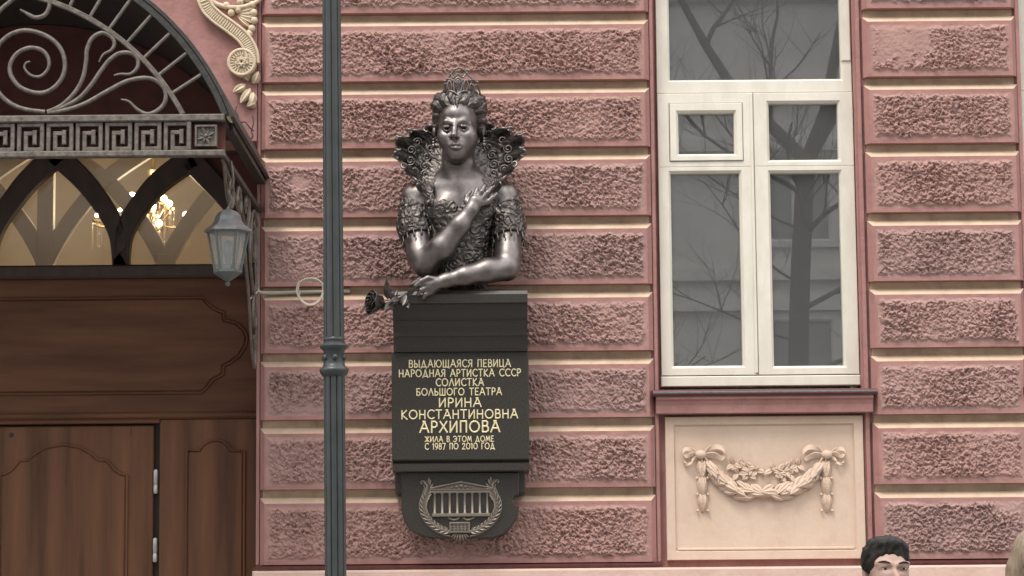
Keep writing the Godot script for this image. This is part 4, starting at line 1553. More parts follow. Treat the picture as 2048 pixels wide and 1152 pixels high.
	# corner square with a flower
	for side in 2:
		var cx := -1.5408 if side == 0 else 2.0 * xc - -1.5408
		var cy := (h0 + h1) * 0.5
		mb = MB.new()
		mb.ring([cx - 0.056, cy - 0.056, cx + 0.056, cy + 0.056], [cx - 0.046, cy - 0.046, cx + 0.046, cy + 0.046], z + 0.012, z - 0.03)
		mb.box(Vector3(cx - 0.045, cy - 0.045, z - 0.03), Vector3(cx + 0.045, cy + 0.045, z - 0.004))
		var sq := part(t, "corner_square", mb, M.iron)
		for k in 8:
			mb = MB.new()
			mb.leaf(leaf_at(Vector2(cx, cy), z - 0.002, TAU * k / 8 + 0.39, 0.2), 0.05 if k % 2 == 0 else 0.036, 0.02, 0.008, 0.0)
			part(sq, "petal", mb, M.iron)
		mb = MB.new()
		mb.ball(Transform3D(Basis().scaled(Vector3(0.011, 0.011, 0.009)), Vector3(cx, cy, z + 0.006)), 8, 6)
		part(sq, "button", mb, M.iron)
		mb = MB.new()
		var bx := cx - 0.085 if side == 0 else cx + 0.085
		mb.box(Vector3(bx - 0.011, h0, z - 0.03), Vector3(bx + 0.011, h1, z + 0.016), 0.004)
		part(sq, "bar", mb, M.iron)
	# barrel roof, side beams, gutter strip
	var g := []
	for row in 2:
		var line := []
		for q in arc(co, ro + 0.012, PI - ao + 0.015, ao - 0.015, 60):
			line.append(Vector3(q.x, q.y, z + 0.02 if row == 0 else -0.028))
		g.append(line)
	mb = MB.new()
	mb.sheet(g, 0.018)
	part(t, "barrel_roof", mb, M.dark_iron)
	for side in 2:
		var s := 1.0 if side == 0 else -1.0
		var bx := xr if side == 0 else xl
		mb = MB.new()
		mb.box(Vector3(minf(bx, bx - 0.03 * s), y1 - 0.045, -0.028), Vector3(maxf(bx, bx - 0.03 * s), y1 - 0.002, z - 0.031))
		mb.box(Vector3(minf(bx - 0.004 * s, bx - 0.026 * s), y0 + 0.002, -0.028), Vector3(maxf(bx - 0.004 * s, bx - 0.026 * s), y0 + 0.03, z - 0.031))
		part(t, "side_beam", mb, M.dark_iron)
		mb = MB.new()
		mb.quad(Vector3(bx + 0.012 * s, y1 + 0.01, z), Vector3(bx + 0.03 * s, y1 - 0.03, -0.026), Vector3(bx - 0.02 * s, y1 + 0.05, -0.026), Vector3(bx - 0.03 * s, y1 + 0.045, z))
		mb.box(Vector3(minf(bx, bx + 0.022 * s), y1 - 0.05, 0.01), Vector3(maxf(bx, bx + 0.022 * s), y1 - 0.004, z - 0.2), 0.004)
		part(t, "gutter", mb, M.dark_iron)
		# bracket of flat bars and scrolls in the side plane
		var xs := bx - 0.022 * s
		var br := holder(t, "bracket")
		var lines := [
			[[0.03, y0], [0.03, 3.5], [0.03, 2.96]],
			[[1.78, y0], [1.30, y0 - 0.07], [0.86, y0 - 0.22], [0.60, y0 - 0.42], [0.48, 3.30], [0.36, 3.10], [0.26, 2.98], [0.16, 2.92], [0.10, 3.0], [0.14, 3.1], [0.2, 3.08]],
			[[1.70, y0 - 0.01], [1.56, y0 - 0.13], [1.40, y0 - 0.19], [1.27, y0 - 0.14], [1.30, y0 - 0.05], [1.42, y0 - 0.05], [1.44, y0 - 0.12]],
			[[0.04, 3.06], [0.10, 3.25], [0.30, 3.40], [0.42, 3.55], [0.38, 3.70], [0.22, 3.72], [0.14, 3.62], [0.2, 3.52], [0.29, 3.57]],
			[[0.95, y0 - 0.02], [0.80, y0 - 0.14], [0.58, y0 - 0.17], [0.46, y0 - 0.05], [0.55, y0 + 0.02], [0.66, y0 - 0.04], [0.62, y0 - 0.1]],
			[[0.04, y0 - 0.08], [0.20, y0 - 0.02], [0.34, y0 - 0.10], [0.34, y0 - 0.24], [0.20, y0 - 0.3], [0.08, y0 - 0.22], [0.14, y0 - 0.12], [0.24, y0 - 0.16]],
			[[0.05, 3.42], [0.16, 3.36], [0.24, 3.26], [0.20, 3.16], [0.10, 3.16], [0.08, 3.24], [0.14, 3.26]],
			[[1.10, y0 - 0.13], [1.02, y0 - 0.02], [0.90, y0 - 0.06], [0.92, y0 - 0.14], [1.0, y0 - 0.12]]]
		for l in lines:
			var p := []
			for q in l:
				p.append(Vector3(xs, q[1], q[0]))
			p = spline(p, 6)
			mb = MB.new()
			mb.tube(p, taper(p.size(), 0.0085, 0.005, 0.8), 8)
			part(br, "scroll", mb, M.iron)
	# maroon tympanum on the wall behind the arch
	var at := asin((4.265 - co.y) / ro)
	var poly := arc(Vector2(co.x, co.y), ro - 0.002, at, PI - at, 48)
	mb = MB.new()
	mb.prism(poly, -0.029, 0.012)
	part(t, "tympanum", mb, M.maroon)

# ---------------------------------------------------------------- lamp post
func make_post() -> void:
	var z := 2.3
	var ya := 2.847
	var yb := 2.8179
	var yc := 2.7041
	var x := -0.861
	var t := thing("lamp_post", "dark green grey fluted lamp post with a studded collar before the facade", "lamp post", Vector3(x + 0.0072 * yb, 0, z))
	t.rotation.z = 0.0072
	var o := Vector3.ZERO
	var mb := MB.new()
	mb.lathe([Vector2(0.0525, 0.62), Vector2(0.0515, yc - 0.02)], o, 120, 0.6, 0.16, 10)
	post_part(t, "lower_shaft", mb)
	mb = MB.new()
	mb.lathe([Vector2(0.0505, ya + 0.006), Vector2(0.040, 6.4)], o, 120, 0.6, 0.16, 8)
	post_part(t, "upper_shaft", mb)
	mb = MB.new()
	mb.lathe([Vector2(0.050, yc - 0.034), Vector2(0.056, yc - 0.030), Vector2(0.066, yc - 0.018), Vector2(0.071, yc - 0.004), Vector2(0.070, yc + 0.006), Vector2(0.060, yc + 0.014), Vector2(0.053, yc + 0.022), Vector2(0.051, yc + 0.034), Vector2(0.051, yb - 0.022), Vector2(0.056, yb - 0.016), Vector2(0.067, yb - 0.008), Vector2(0.068, yb + 0.003), Vector2(0.060, yb + 0.010), Vector2(0.052, yb + 0.013), Vector2(0.049, ya - 0.004), Vector2(0.052, ya), Vector2(0.053, ya + 0.008), Vector2(0.046, ya + 0.016)], o, 40)
	var col := post_part(t, "collar", mb)
	for k in 6:
		mb = MB.new()
		var a := TAU * k / 6.0 + 0.35
		var ym := (yb + yc) * 0.5 + 0.002
		mb.ball(Transform3D(Basis().scaled(Vector3(0.013, 0.016, 0.013)), Vector3(cos(a) * 0.051, ym, sin(a) * 0.051)), 10, 8)
		var s := MeshInstance3D.new()
		s.name = "stud"
		s.mesh = mb.mesh()
		s.material_override = M.post
		col.add_child(s, true)
	mb = MB.new()
	mb.lathe([Vector2(0.16, 0.0), Vector2(0.16, 0.05), Vector2(0.14, 0.07), Vector2(0.115, 0.1), Vector2(0.11, 0.45), Vector2(0.12, 0.48), Vector2(0.10, 0.52), Vector2(0.07, 0.58), Vector2(0.055, 0.64)], o, 32)
	post_part(t, "pedestal", mb)

func post_part(t: Node3D, called: String, mb: MB) -> MeshInstance3D:
	var o := MeshInstance3D.new()
	o.name = called
	o.mesh = mb.mesh()
	o.material_override = M.post
	t.add_child(o, true)
	return o

# ---------------------------------------------------------------- memorial plaque
func slab(t: Node3D, called: String, r: Array, z1: float, b := 0.006, m: Material = null) -> MeshInstance3D:
	var mb := MB.new()
	mb.box(Vector3(r[0], r[1], -0.055), Vector3(r[2], r[3], z1), b)
	return part(t, called, mb, m if m else M.granite)

func make_plaque() -> void:
	var t := thing("memorial_plaque", "black granite memorial plaque with gilt Cyrillic lettering under the bronze bust", "plaque", Vector3(-0.3085, 1.9523, 0))
	# stepped head, widest at the top
	var mb := MB.new()
	var x0 := -0.6715
	var x1 := 0.0863
	var ytop := 3.3258
	var ylip := 3.2441
	sweep_x(mb, [Vector2(-0.055, ytop), Vector2(0.385, ytop), Vector2(0.405, ytop - 0.010), Vector2(0.415, ytop - 0.030), Vector2(0.415, ylip + 0.004), Vector2(0.405, ylip), Vector2(-0.055, ylip)], x0, x1)
	part(t, "shelf", mb, M.granite)
	# a cove under the shelf with two fine steps
	mb = MB.new()
	var cove := [Vector2(-0.055, ylip - 0.0003)]
	for q in COVE:
		cove.append(q)
	cove.append(Vector2(-0.055, COVE[COVE.size() - 1].y))
	sweep_x(mb, cove, x0 + 0.001, x1 - 0.001)
	part(t, "cove", mb, M.granite)
	var face := rect(Vector2(-0.6844, 2.9939), Vector2(0.09, 2.3798))
	slab(t, "inscription_slab", face, 0.23)
	mb = MB.new()
	var y0 := 2.3832
	var y1 := 2.3158
	sweep_x(mb, [Vector2(-0.055, y0 - 0.0005), Vector2(0.215, y0 - 0.0005), Vector2(0.205, y0 - 0.012), Vector2(0.222, y0 - 0.024), Vector2(0.222, y1 + 0.006), Vector2(0.214, y1), Vector2(-0.055, y1)], face[0] + 0.004, face[2] - 0.002)
	part(t, "lower_moulding", mb, M.granite)
	slab(t, "shoulder", rect(Vector2(-0.6723, 2.3223), Vector2(0.0663, 2.1972)), 0.11)
	var poly := [Vector2(-0.6336, 2.32), Vector2(-0.6343, 2.1115), Vector2(-0.6204, 2.0439), Vector2(-0.5868, 1.9931), Vector2(-0.5249, 1.9589), Vector2(-0.4573, 1.9471), Vector2(-0.1221, 1.9442), Vector2(-0.0572, 1.9661), Vector2(-0.006, 2.0161), Vector2(0.0227, 2.0721), Vector2(0.0288, 2.1226), Vector2(0.0035, 2.1341), Vector2(-0.0048, 2.1567), Vector2(0.0039, 2.1791), Vector2(0.0293, 2.1873), Vector2(0.0305, 2.3142)]
	mb = MB.new()
	mb.prism(poly, -0.055, 0.15, 0.006)
	part(t, "emblem_slab", mb, M.granite)
	# lettering
	var rows := [
		["ВЫДАЮЩАЯСЯ ПЕВИЦА", 818, 1021, 718, 736], ["НАРОДНАЯ АРТИСТКА СССР", 798, 1041, 737, 755], ["СОЛИСТКА", 872, 967, 756, 773], ["БОЛЬШОГО ТЕАТРА", 833, 1003, 775, 792],
		["ИРИНА", 878, 962, 795, 815], ["КОНСТАНТИНОВНА", 803, 1035, 818, 839], ["АРХИПОВА", 840, 999, 841, 866], ["ЖИЛА В ЭТОМ ДОМЕ", 850, 987, 871, 885], ["С 1987 ПО 2010 ГОД", 850, 989, 885, 900]]
	for i in rows.size():
		var lo: Vector2 = TEXT_AT[i][0]
		var hi: Vector2 = TEXT_AT[i][1]
		part(t, "lettering", letters(rows[i][0], lo, hi, 0.2315), M.gold, "line of gilt Cyrillic letters")
	make_emblem(t)

const COVE := [Vector2(0.385, 3.2471), Vector2(0.372, 3.2356), Vector2(0.358, 3.209), Vector2(0.345, 3.1766), Vector2(0.341, 3.1601), Vector2(0.330, 3.1596), Vector2(0.316, 3.1289), Vector2(0.307, 3.0959), Vector2(0.304, 3.0736), Vector2(0.292, 3.0732), Vector2(0.278, 3.0424), Vector2(0.268, 3.0122), Vector2(0.264, 2.99)]
const TEXT_AT := [
	[Vector2(-0.5858, 2.9051), Vector2(-0.012, 2.9454)], [Vector2(-0.6424, 2.8517), Vector2(0.044, 2.891)], [Vector2(-0.4338, 2.7989), Vector2(-0.1654, 2.839)], [Vector2(-0.544, 2.7461), Vector2(-0.0642, 2.7844)],
	[Vector2(-0.4174, 2.68), Vector2(-0.1803, 2.7288)], [Vector2(-0.6291, 2.6141), Vector2(0.025, 2.662)], [Vector2(-0.5251, 2.5371), Vector2(-0.077, 2.598)], [Vector2(-0.4972, 2.4834), Vector2(-0.1114, 2.5138)], [Vector2(-0.4974, 2.4412), Vector2(-0.1061, 2.4743)]]

func oval(cx: float, cy: float, rx: float, ry: float, a0 := 0.0, a1 := 360.0) -> Array:
	var p := []
	var n := 18
	for i in n + 1:
		var a := deg_to_rad(lerpf(a0, a1, float(i) / n))
		p.append(Vector2(cx + cos(a) * rx, cy + sin(a) * ry))
	return p

func strokes(p: Array) -> Array:
	var r := []
	for i in range(0, p.size(), 2):
		r.append(Vector2(p[i], p[i + 1]))
	return r

# advance width and strokes of a letter one unit high
func glyph(c: String) -> Array:
	match c:
		"А": return [0.80, [strokes([0, 0, 0.42, 1, 0.80, 0]), strokes([0.14, 0.34, 0.68, 0.34]), strokes([0.28, 1, 0.48, 1])]]
		"Б": return [0.60, [strokes([0.54, 1, 0.06, 1, 0.06, 0, 0.40, 0, 0.57, 0.14, 0.57, 0.38, 0.40, 0.52, 0.06, 0.52])]]
		"В": return [0.60, [strokes([0.06, 0, 0.06, 1, 0.38, 1, 0.51, 0.88, 0.51, 0.66, 0.38, 0.54, 0.06, 0.54]), strokes([0.38, 0.54, 0.58, 0.40, 0.58, 0.14, 0.40, 0, 0.06, 0])]]
		"Г": return [0.50, [strokes([0.06, 0, 0.06, 1, 0.50, 1])]]
		"Д": return [0.86, [strokes([0.02, -0.13, 0.02, 0.05, 0.14, 0.05, 0.42, 1, 0.72, 0.05]), strokes([0.02, 0.05, 0.84, 0.05, 0.84, -0.13])]]
		"Е": return [0.55, [strokes([0.54, 1, 0.06, 1, 0.06, 0, 0.55, 0]), strokes([0.06, 0.52, 0.46, 0.52])]]
		"Ж": return [0.92, [strokes([0.46, 0, 0.46, 1]), strokes([0, 1, 0.46, 0.5, 0, 0]), strokes([0.92, 1, 0.46, 0.5, 0.92, 0])]]
		"И": return [0.72, [strokes([0.06, 1, 0.06, 0, 0.66, 1, 0.66, 0])]]
		"К": return [0.66, [strokes([0.06, 0, 0.06, 1]), strokes([0.60, 1, 0.06, 0.46, 0.66, -0.05])]]
		"Л": return [0.72, [strokes([0, 0, 0.38, 1, 0.72, 0])]]
		"М": return [0.88, [strokes([0.02, 0, 0.16, 1, 0.44, 0.22, 0.72, 1, 0.86, 0])]]
		"Н": return [0.72, [strokes([0.06, 0, 0.06, 1]), strokes([0.66, 0, 0.66, 1]), strokes([0.06, 0.5, 0.66, 0.5])]]
		"О": return [0.92, [oval(0.46, 0.5, 0.44, 0.5)]]
		"П": return [0.66, [strokes([0.06, 0, 0.06, 1, 0.60, 1, 0.60, 0])]]
		"Р": return [0.56, [strokes([0.06, 0, 0.06, 1, 0.36, 1, 0.54, 0.86, 0.54, 0.60, 0.36, 0.46, 0.06, 0.46])]]
		"С": return [0.74, [oval(0.48, 0.5, 0.44, 0.5, 48, 312)]]
		"Т": return [0.66, [strokes([0, 1, 0.66, 1]), strokes([0.33, 1, 0.33, 0])]]
		"Х": return [0.70, [strokes([0, 0, 0.68, 1]), strokes([0.04, 1, 0.70, 0])]]
		"Ц": return [0.76, [strokes([0.06, 1, 0.06, 0.02, 0.72, 0.02, 0.76, -0.15]), strokes([0.62, 1, 0.62, 0.02])]]
		"Ш": return [0.96, [strokes([0.06, 1, 0.06, 0, 0.90, 0, 0.90, 1]), strokes([0.48, 0, 0.48, 1])]]
		"Щ": return [1.0, [strokes([0.06, 1, 0.06, 0, 0.97, 0, 0.99, -0.15]), strokes([0.48, 0, 0.48, 1]), strokes([0.90, 0, 0.90, 1])]]
		"Ы": return [0.86, [strokes([0.06, 1, 0.06, 0, 0.34, 0, 0.48, 0.14, 0.48, 0.38, 0.34, 0.52, 0.06, 0.52]), strokes([0.80, 0, 0.80, 1])]]
		"Ь": return [0.56, [strokes([0.06, 1, 0.06, 0, 0.36, 0, 0.53, 0.14, 0.53, 0.38, 0.36, 0.52, 0.06, 0.52])]]
		"Э": return [0.74, [oval(0.26, 0.5, 0.44, 0.5, -132, 132), strokes([0.25, 0.5, 0.70, 0.5])]]
		"Ю": return [1.12, [strokes([0.06, 0, 0.06, 1]), strokes([0.06, 0.5, 0.30, 0.5]), oval(0.70, 0.5, 0.40, 0.5)]]
		"Я": return [0.60, [strokes([0.54, 0, 0.54, 1, 0.24, 1, 0.06, 0.86, 0.06, 0.62, 0.24, 0.47, 0.54, 0.47]), strokes([0.30, 0.47, 0.0, 0])]]
		"0": return [0.80, [oval(0.40, 0.5, 0.38, 0.5)]]
		"1": return [0.28, [strokes([0.02, 0.84, 0.18, 1, 0.18, 0])]]
		"2": return [0.60, [strokes([0.03, 0.78, 0.14, 0.95, 0.34, 1, 0.52, 0.86, 0.50, 0.64, 0.02, 0, 0.60, 0])]]
		"7": return [0.58, [strokes([0, 1, 0.56, 1, 0.20, -0.05])]]
		"8": return [0.56, [oval(0.28, 0.75, 0.21, 0.25), oval(0.28, 0.26, 0.26, 0.26)]]
		"9": return [0.58, [oval(0.29, 0.68, 0.27, 0.32), strokes([0.56, 0.66, 0.50, 0.25, 0.24, -0.02])]]
	return [0.40, []]

# raised letters filling the box lo..hi
func letters(text: String, lo: Vector2, hi: Vector2, z: float) -> MB:
	var gap := 0.24
	var total := -gap
	for c in text:
		total += glyph(c)[0] + gap
	var h := hi.y - lo.y
	var sx := (hi.x - lo.x) / total
	var mb := MB.new()
	var x := lo.x
	var r := h * 0.088
	for c in text:
		var g := glyph(c)
		for p in g[1]:
			for i in p.size() - 1:
				var a := Vector3(x + p[i].x * sx, lo.y + p[i].y * h, z)
				var b := Vector3(x + p[i + 1].x * sx, lo.y + p[i + 1].y * h, z)
				var d := (b - a).normalized() * r * 0.55
				mb.tube([a - d, b + d], r, 6)
		x += (g[0] + gap) * sx
	return mb

func make_emblem(t: Node3D) -> void:
	var e := holder(t, "emblem", "bronze emblem of a columned temple in a laurel lyre")
	var z := 0.15
	# two laurel arms
	for side in 2:
		var p: Array = spline([Vector2(-0.3555, 1.9796), Vector2(-0.4117, 1.9969), Vector2(-0.4679, 2.0367), Vector2(-0.5014, 2.0875), Vector2(-0.5069, 2.1382), Vector2(-0.4897, 2.1886), Vector2(-0.4783, 2.2279), Vector2(-0.4866, 2.2562)] if side == 0 else [Vector2(-0.2541, 1.9787), Vector2(-0.1977, 1.9951), Vector2(-0.1411, 2.0339), Vector2(-0.1041, 2.0841), Vector2(-0.0952, 2.1346), Vector2(-0.1146, 2.1854), Vector2(-0.1311, 2.2305), Vector2(-0.1225, 2.2586)], 5)
		var mb := MB.new()
		mb.tube(lift(p, z + 0.006), taper(p.size(), 0.012, 0.006, 0.2), 8)
		var arm := part(e, "laurel_branch", mb, M.emblem)
		var edge := MB.new()
		for k in range(1, p.size() - 2, 2):
			var d: Vector2 = (p[k + 1] - p[k]).normalized()
			var a := atan2(-d.x, d.y)
			for s in [-1.0, 1.0]:
				mb = MB.new()
				mb.leaf(leaf_at(p[k], z + 0.010, a + 0.55 * s, 0.15), 0.042, 0.020, 0.010, 0.0, 4)
				part(arm, "leaf", mb, M.emblem)
		mb = MB.new()
		var rim := []
		for k in p.size():
			var d: Vector2 = (p[mini(k + 1, p.size() - 1)] - p[maxi(k - 1, 0)]).normalized()
			var s := Vector2(-d.y, d.x) * 0.024 * (1.0 if side == 0 else -1.0)
			rim.append(Vector3(p[k].x + s.x, p[k].y + s.y, z + 0.005))
		mb.tube(rim, 0.005, 6)
		part(arm, "rim", mb, M.emblem)
		var tip: Vector2 = p[p.size() - 1]
		var sg := -1.0 if side == 0 else 1.0
		mb = MB.new()
		mb.tube(spline([Vector3(tip.x, tip.y, z + 0.006), Vector3(tip.x + 0.012 * sg, tip.y + 0.012, z + 0.008), Vector3(tip.x + 0.034 * sg, tip.y + 0.010, z + 0.008), Vector3(tip.x + 0.036 * sg, tip.y - 0.004, z + 0.008), Vector3(tip.x + 0.026 * sg, tip.y - 0.002, z + 0.008)], 5), 0.005, 6)
		part(arm, "curl", mb, M.emblem)
	# temple
	var l := -0.4504
	var r := -0.1458
	var ys := 2.083
	var ye := 2.1983
	var mb := MB.new()
	mb.box(Vector3(l - 0.012, ys - 0.018, z - 0.002), Vector3(r + 0.012, ys, z + 0.022), 0.003)
	part(e, "base", mb, M.emblem)
	for k in 8:
		var x := lerpf(l + 0.004, r - 0.004, k / 7.0)
		mb = MB.new()
		mb.lathe([Vector2(0.0115, 0.0), Vector2(0.0115, 0.006), Vector2(0.0085, 0.009), Vector2(0.007, ye - ys - 0.009), Vector2(0.011, ye - ys - 0.003), Vector2(0.011, ye - ys)], Vector3(x, ys, z + 0.008), 10)
		part(e, "column", mb, M.emblem)
	mb = MB.new()
	mb.box(Vector3(l - 0.014, ye, z - 0.002), Vector3(r + 0.014, ye + 0.016, z + 0.02), 0.002)
	mb.box(Vector3(l - 0.020, ye + 0.016, z - 0.002), Vector3(r + 0.020, ye + 0.024, z + 0.025), 0.002)
	part(e, "architrave", mb, M.emblem)
	var cx := (l + r) * 0.5
	var yp := 2.2602
	mb = MB.new()
	mb.tube([Vector3(l - 0.02, ye + 0.027, z + 0.014), Vector3(cx, yp, z + 0.014), Vector3(r + 0.02, ye + 0.027, z + 0.014)], 0.007, 6)
	mb.prism([Vector2(l, ye + 0.026), Vector2(r, ye + 0.026), Vector2(cx, yp - 0.006)], z - 0.002, z + 0.006)
	var ped := part(e, "pediment", mb, M.emblem)
	for k in 5:
		mb = MB.new()
		mb.ball(Transform3D(Basis().scaled(Vector3(0.012, 0.006 + 0.004 * (2 - absi(k - 2)), 0.006)), Vector3(cx + (k - 2) * 0.026, ye + 0.032 + 0.004 * (2 - absi(k - 2)), z + 0.008)), 8, 6)
		part(ped, "figure", mb, M.emblem)
	for s in [-1.0, 1.0]:
		mb = MB.new()
		mb.tube(spline([Vector3(cx + 0.01 * s, ys - 0.024, z + 0.006), Vector3(cx + 0.035 * s, ys - 0.036, z + 0.006), Vector3(cx + 0.06 * s, ys - 0.030, z + 0.006), Vector3(cx + 0.075 * s, ys - 0.022, z + 0.006)], 5), 0.007, 6)
		part(e, "swag", mb, M.emblem)
	# name box and palmette
	var bx := rect(Vector2(-0.364, 1.9741), Vector2(-0.2481, 2.0348))
	mb = MB.new()
	mb.ring(bx, [bx[0] + 0.008, bx[1] + 0.008, bx[2] - 0.008, bx[3] - 0.008], z + 0.026, z)
	mb.box(Vector3(bx[0] + 0.004, bx[1] + 0.004, z), Vector3(bx[2] - 0.004, bx[3] - 0.004, z + 0.018))
	var nb := part(e, "name_box", mb, M.emblem)
	for k in 3:
		for j in 5:
			mb = MB.new()
			var px: float = bx[0] + 0.018 + j * (bx[2] - bx[0] - 0.036) / 4.0
			var py: float = bx[3] - 0.016 - k * 0.014
			mb.box(Vector3(px - 0.006 + 0.002 * (k % 2), py - 0.004, z + 0.017), Vector3(px + 0.005, py + 0.004, z + 0.021), 0.001)
			part(nb, "mark", mb, M.bronze_dark)
	var pc := Vector2(-0.3049, 1.968)
	for k in 7:
		mb = MB.new()
		mb.leaf(leaf_at(pc + Vector2((k - 3) * 0.009, 0.004), z + 0.006, PI + (k - 3) * 0.28, 0.1), 0.046 - 0.004 * absi(k - 3), 0.014, 0.008, 0.0)
		part(e, "palmette_leaf", mb, M.emblem)

# ---------------------------------------------------------------- bronze bust
var cords := FastNoiseLite.new()
var strands := FastNoiseLite.new()
var rosettes := FastNoiseLite.new()

func lace(p: Vector3) -> float:
	var w := cords.get_noise_3dv(p * 0.5)
	var c := (rosettes.get_noise_3dv(p + Vector3(w, -w, w * 0.5) * 0.012) + 1.0)
	var l1 := 0.5 + 0.5 * sin(c * 21.0 + w * 2.5)
	var a := cords.get_noise_3dv(p)
	var l2 := maxf(0.0, 1.0 - absf(a) * 6.0)
	return maxf(l1 * l1, l2 * 0.7)

func torso(s: Solid, grow: float) -> void:
	# chest, shoulders, waist
	s.ell(Vector3(-0.293, 3.8089, 0.19), Vector3(0.205, 0.175, 0.125) + Vector3.ONE * grow, 0.05)
	s.cone(Vector3(-0.4762, 3.8657, 0.17), Vector3(-0.0986, 3.8682, 0.17), 0.080 + grow, 0.080 + grow, 0.05)
	s.cone(Vector3(-0.2936, 3.7079, 0.19), Vector3(-0.2954, 3.441, 0.185), 0.178 + grow, 0.150 + grow, 0.06)
	s.ell(Vector3(-0.379, 3.7948, 0.285), Vector3(0.088, 0.085, 0.080) + Vector3.ONE * grow, 0.03)
	s.ell(Vector3(-0.2031, 3.7933, 0.285), Vector3(0.088, 0.085, 0.080) + Vector3.ONE * grow, 0.03)

func make_bust() -> void:
	cords.frequency = 30.0
	cords.seed = 4
	cords.fractal_type = FastNoiseLite.FRACTAL_NONE
	rosettes.noise_type = FastNoiseLite.TYPE_CELLULAR
	rosettes.frequency = 15.0
	rosettes.seed = 12
	rosettes.fractal_type = FastNoiseLite.FRACTAL_NONE
	rosettes.cellular_jitter = 0.9
	strands.frequency = 9.0
	strands.seed = 6
	strands.fractal_octaves = 2
	var t := thing("bronze_bust", "bronze half-length bust of a woman in lace gown, high collar and tiara", "statue", Vector3(-0.2956, 3.3531, 0.2))
	# ---- body: head, neck, chest, arms and hands in one surface
	var s := Solid.new()
	torso(s, 0.0)
	# neck
	s.cone(Vector3(-0.3004, 4.1403, 0.28), Vector3(-0.2973, 3.9552, 0.215), 0.090, 0.104, 0.03)
	s.cone(Vector3(-0.3545, 4.0508, 0.3), Vector3(-0.3152, 3.946, 0.305), 0.026, 0.024, 0.03)
	s.cone(Vector3(-0.2439, 4.0573, 0.29), Vector3(-0.2897, 3.9458, 0.305), 0.026, 0.024, 0.03)
	s.cone(Vector3(-0.2977, 3.9403, 0.2), Vector3(-0.4471, 3.8928, 0.18), 0.105, 0.070, 0.06)
	s.cone(Vector3(-0.2977, 3.9403, 0.2), Vector3(-0.1326, 3.8958, 0.18), 0.105, 0.070, 0.06)
	s.cone(Vector3(-0.3325, 3.933, 0.298), Vector3(-0.4385, 3.9365, 0.265), 0.019, 0.017, 0.03)
	s.cone(Vector3(-0.2701, 3.9324, 0.298), Vector3(-0.1541, 3.9369, 0.265), 0.019, 0.017, 0.03)
	s.cone(Vector3(-0.32, 4.0025, 0.21), Vector3(-0.4928, 3.9106, 0.18), 0.060, 0.060, 0.06)
	s.cone(Vector3(-0.2743, 4.0021, 0.21), Vector3(-0.0867, 3.9128, 0.18), 0.060, 0.060, 0.06)
	s.ell(Vector3(-0.2945, 3.8653, 0.235), Vector3(0.155, 0.075, 0.105), 0.06)
	# skull and face
	s.ell(Vector3(-0.2964, 4.3244, 0.285), Vector3(0.122, 0.15, 0.145), 0.03)
	s.ell(Vector3(-0.3012, 4.2379, 0.345), Vector3(0.106, 0.138, 0.105), 0.03)
	s.cone(Vector3(-0.296, 4.1688, 0.345), Vector3(-0.3081, 4.1099, 0.385), 0.098, 0.066, 0.035)
	s.ell(Vector3(-0.3088, 4.0861, 0.422), Vector3(0.034, 0.028, 0.028), 0.025)
	s.ell(Vector3(-0.371, 4.1895, 0.392), Vector3(0.042, 0.046, 0.040), 0.04)
	s.ell(Vector3(-0.2383, 4.1915, 0.39), Vector3(0.042, 0.046, 0.040), 0.04)
	s.ell(Vector3(-0.305, 4.3241, 0.405), Vector3(0.070, 0.05, 0.045), 0.03)
	# eye sockets, brows, nose
	s.ell(Vector3(-0.3604, 4.2334, 0.462), Vector3(0.034, 0.024, 0.036), 0.022, 1)
	s.ell(Vector3(-0.2621, 4.2358, 0.46), Vector3(0.034, 0.024, 0.036), 0.022, 1)
	s.chain([Vector3(-0.3897, 4.265, 0.418), Vector3(-0.3637, 4.2752, 0.438), Vector3(-0.3325, 4.2675, 0.447)], [0.005, 0.007, 0.006], 0.026)
	s.chain([Vector3(-0.2346, 4.2673, 0.414), Vector3(-0.2623, 4.2776, 0.436), Vector3(-0.2931, 4.2672, 0.447)], [0.005, 0.007, 0.006], 0.026)
	s.chain([Vector3(-0.3128, 4.2736, 0.444), Vector3(-0.3154, 4.2298, 0.464), Vector3(-0.3179, 4.1882, 0.488)], [0.012, 0.0125, 0.018], 0.014)
	s.ell(Vector3(-0.3381, 4.184, 0.466), Vector3(0.013, 0.011, 0.015), 0.010)
	s.ell(Vector3(-0.2988, 4.1836, 0.466), Vector3(0.013, 0.011, 0.015), 0.010)
	s.ell(Vector3(-0.3308, 4.1699, 0.48), Vector3(0.006, 0.006, 0.008), 0.004, 1)
	s.ell(Vector3(-0.3056, 4.1697, 0.48), Vector3(0.006, 0.006, 0.008), 0.004, 1)
	# eyes and lids
	s.ell(Vector3(-0.3601, 4.2456, 0.419), Vector3(0.027, 0.014, 0.024), 0.004)
	s.ell(Vector3(-0.2656, 4.2478, 0.418), Vector3(0.027, 0.014, 0.024), 0.004)
	s.ell(Vector3(-0.3604, 4.2403, 0.411), Vector3(0.027, 0.018, 0.024), 0.005)
	s.ell(Vector3(-0.2658, 4.2425, 0.41), Vector3(0.027, 0.018, 0.024), 0.005)
	s.chain([Vector3(-0.3838, 4.2381, 0.431), Vector3(-0.3693, 4.2451, 0.446), Vector3(-0.3495, 4.2446, 0.448), Vector3(-0.3358, 4.2353, 0.436)], [0.004, 0.005, 0.005, 0.004], 0.008)
	s.chain([Vector3(-0.2401, 4.2401, 0.429), Vector3(-0.2553, 4.2472, 0.445), Vector3(-0.2749, 4.2468, 0.448), Vector3(-0.2879, 4.2376, 0.437)], [0.004, 0.005, 0.005, 0.004], 0.008)
	s.chain([Vector3(-0.381, 4.2306, 0.433), Vector3(-0.361, 4.2199, 0.443), Vector3(-0.3386, 4.228, 0.437)], [0.003, 0.0038, 0.003], 0.010)
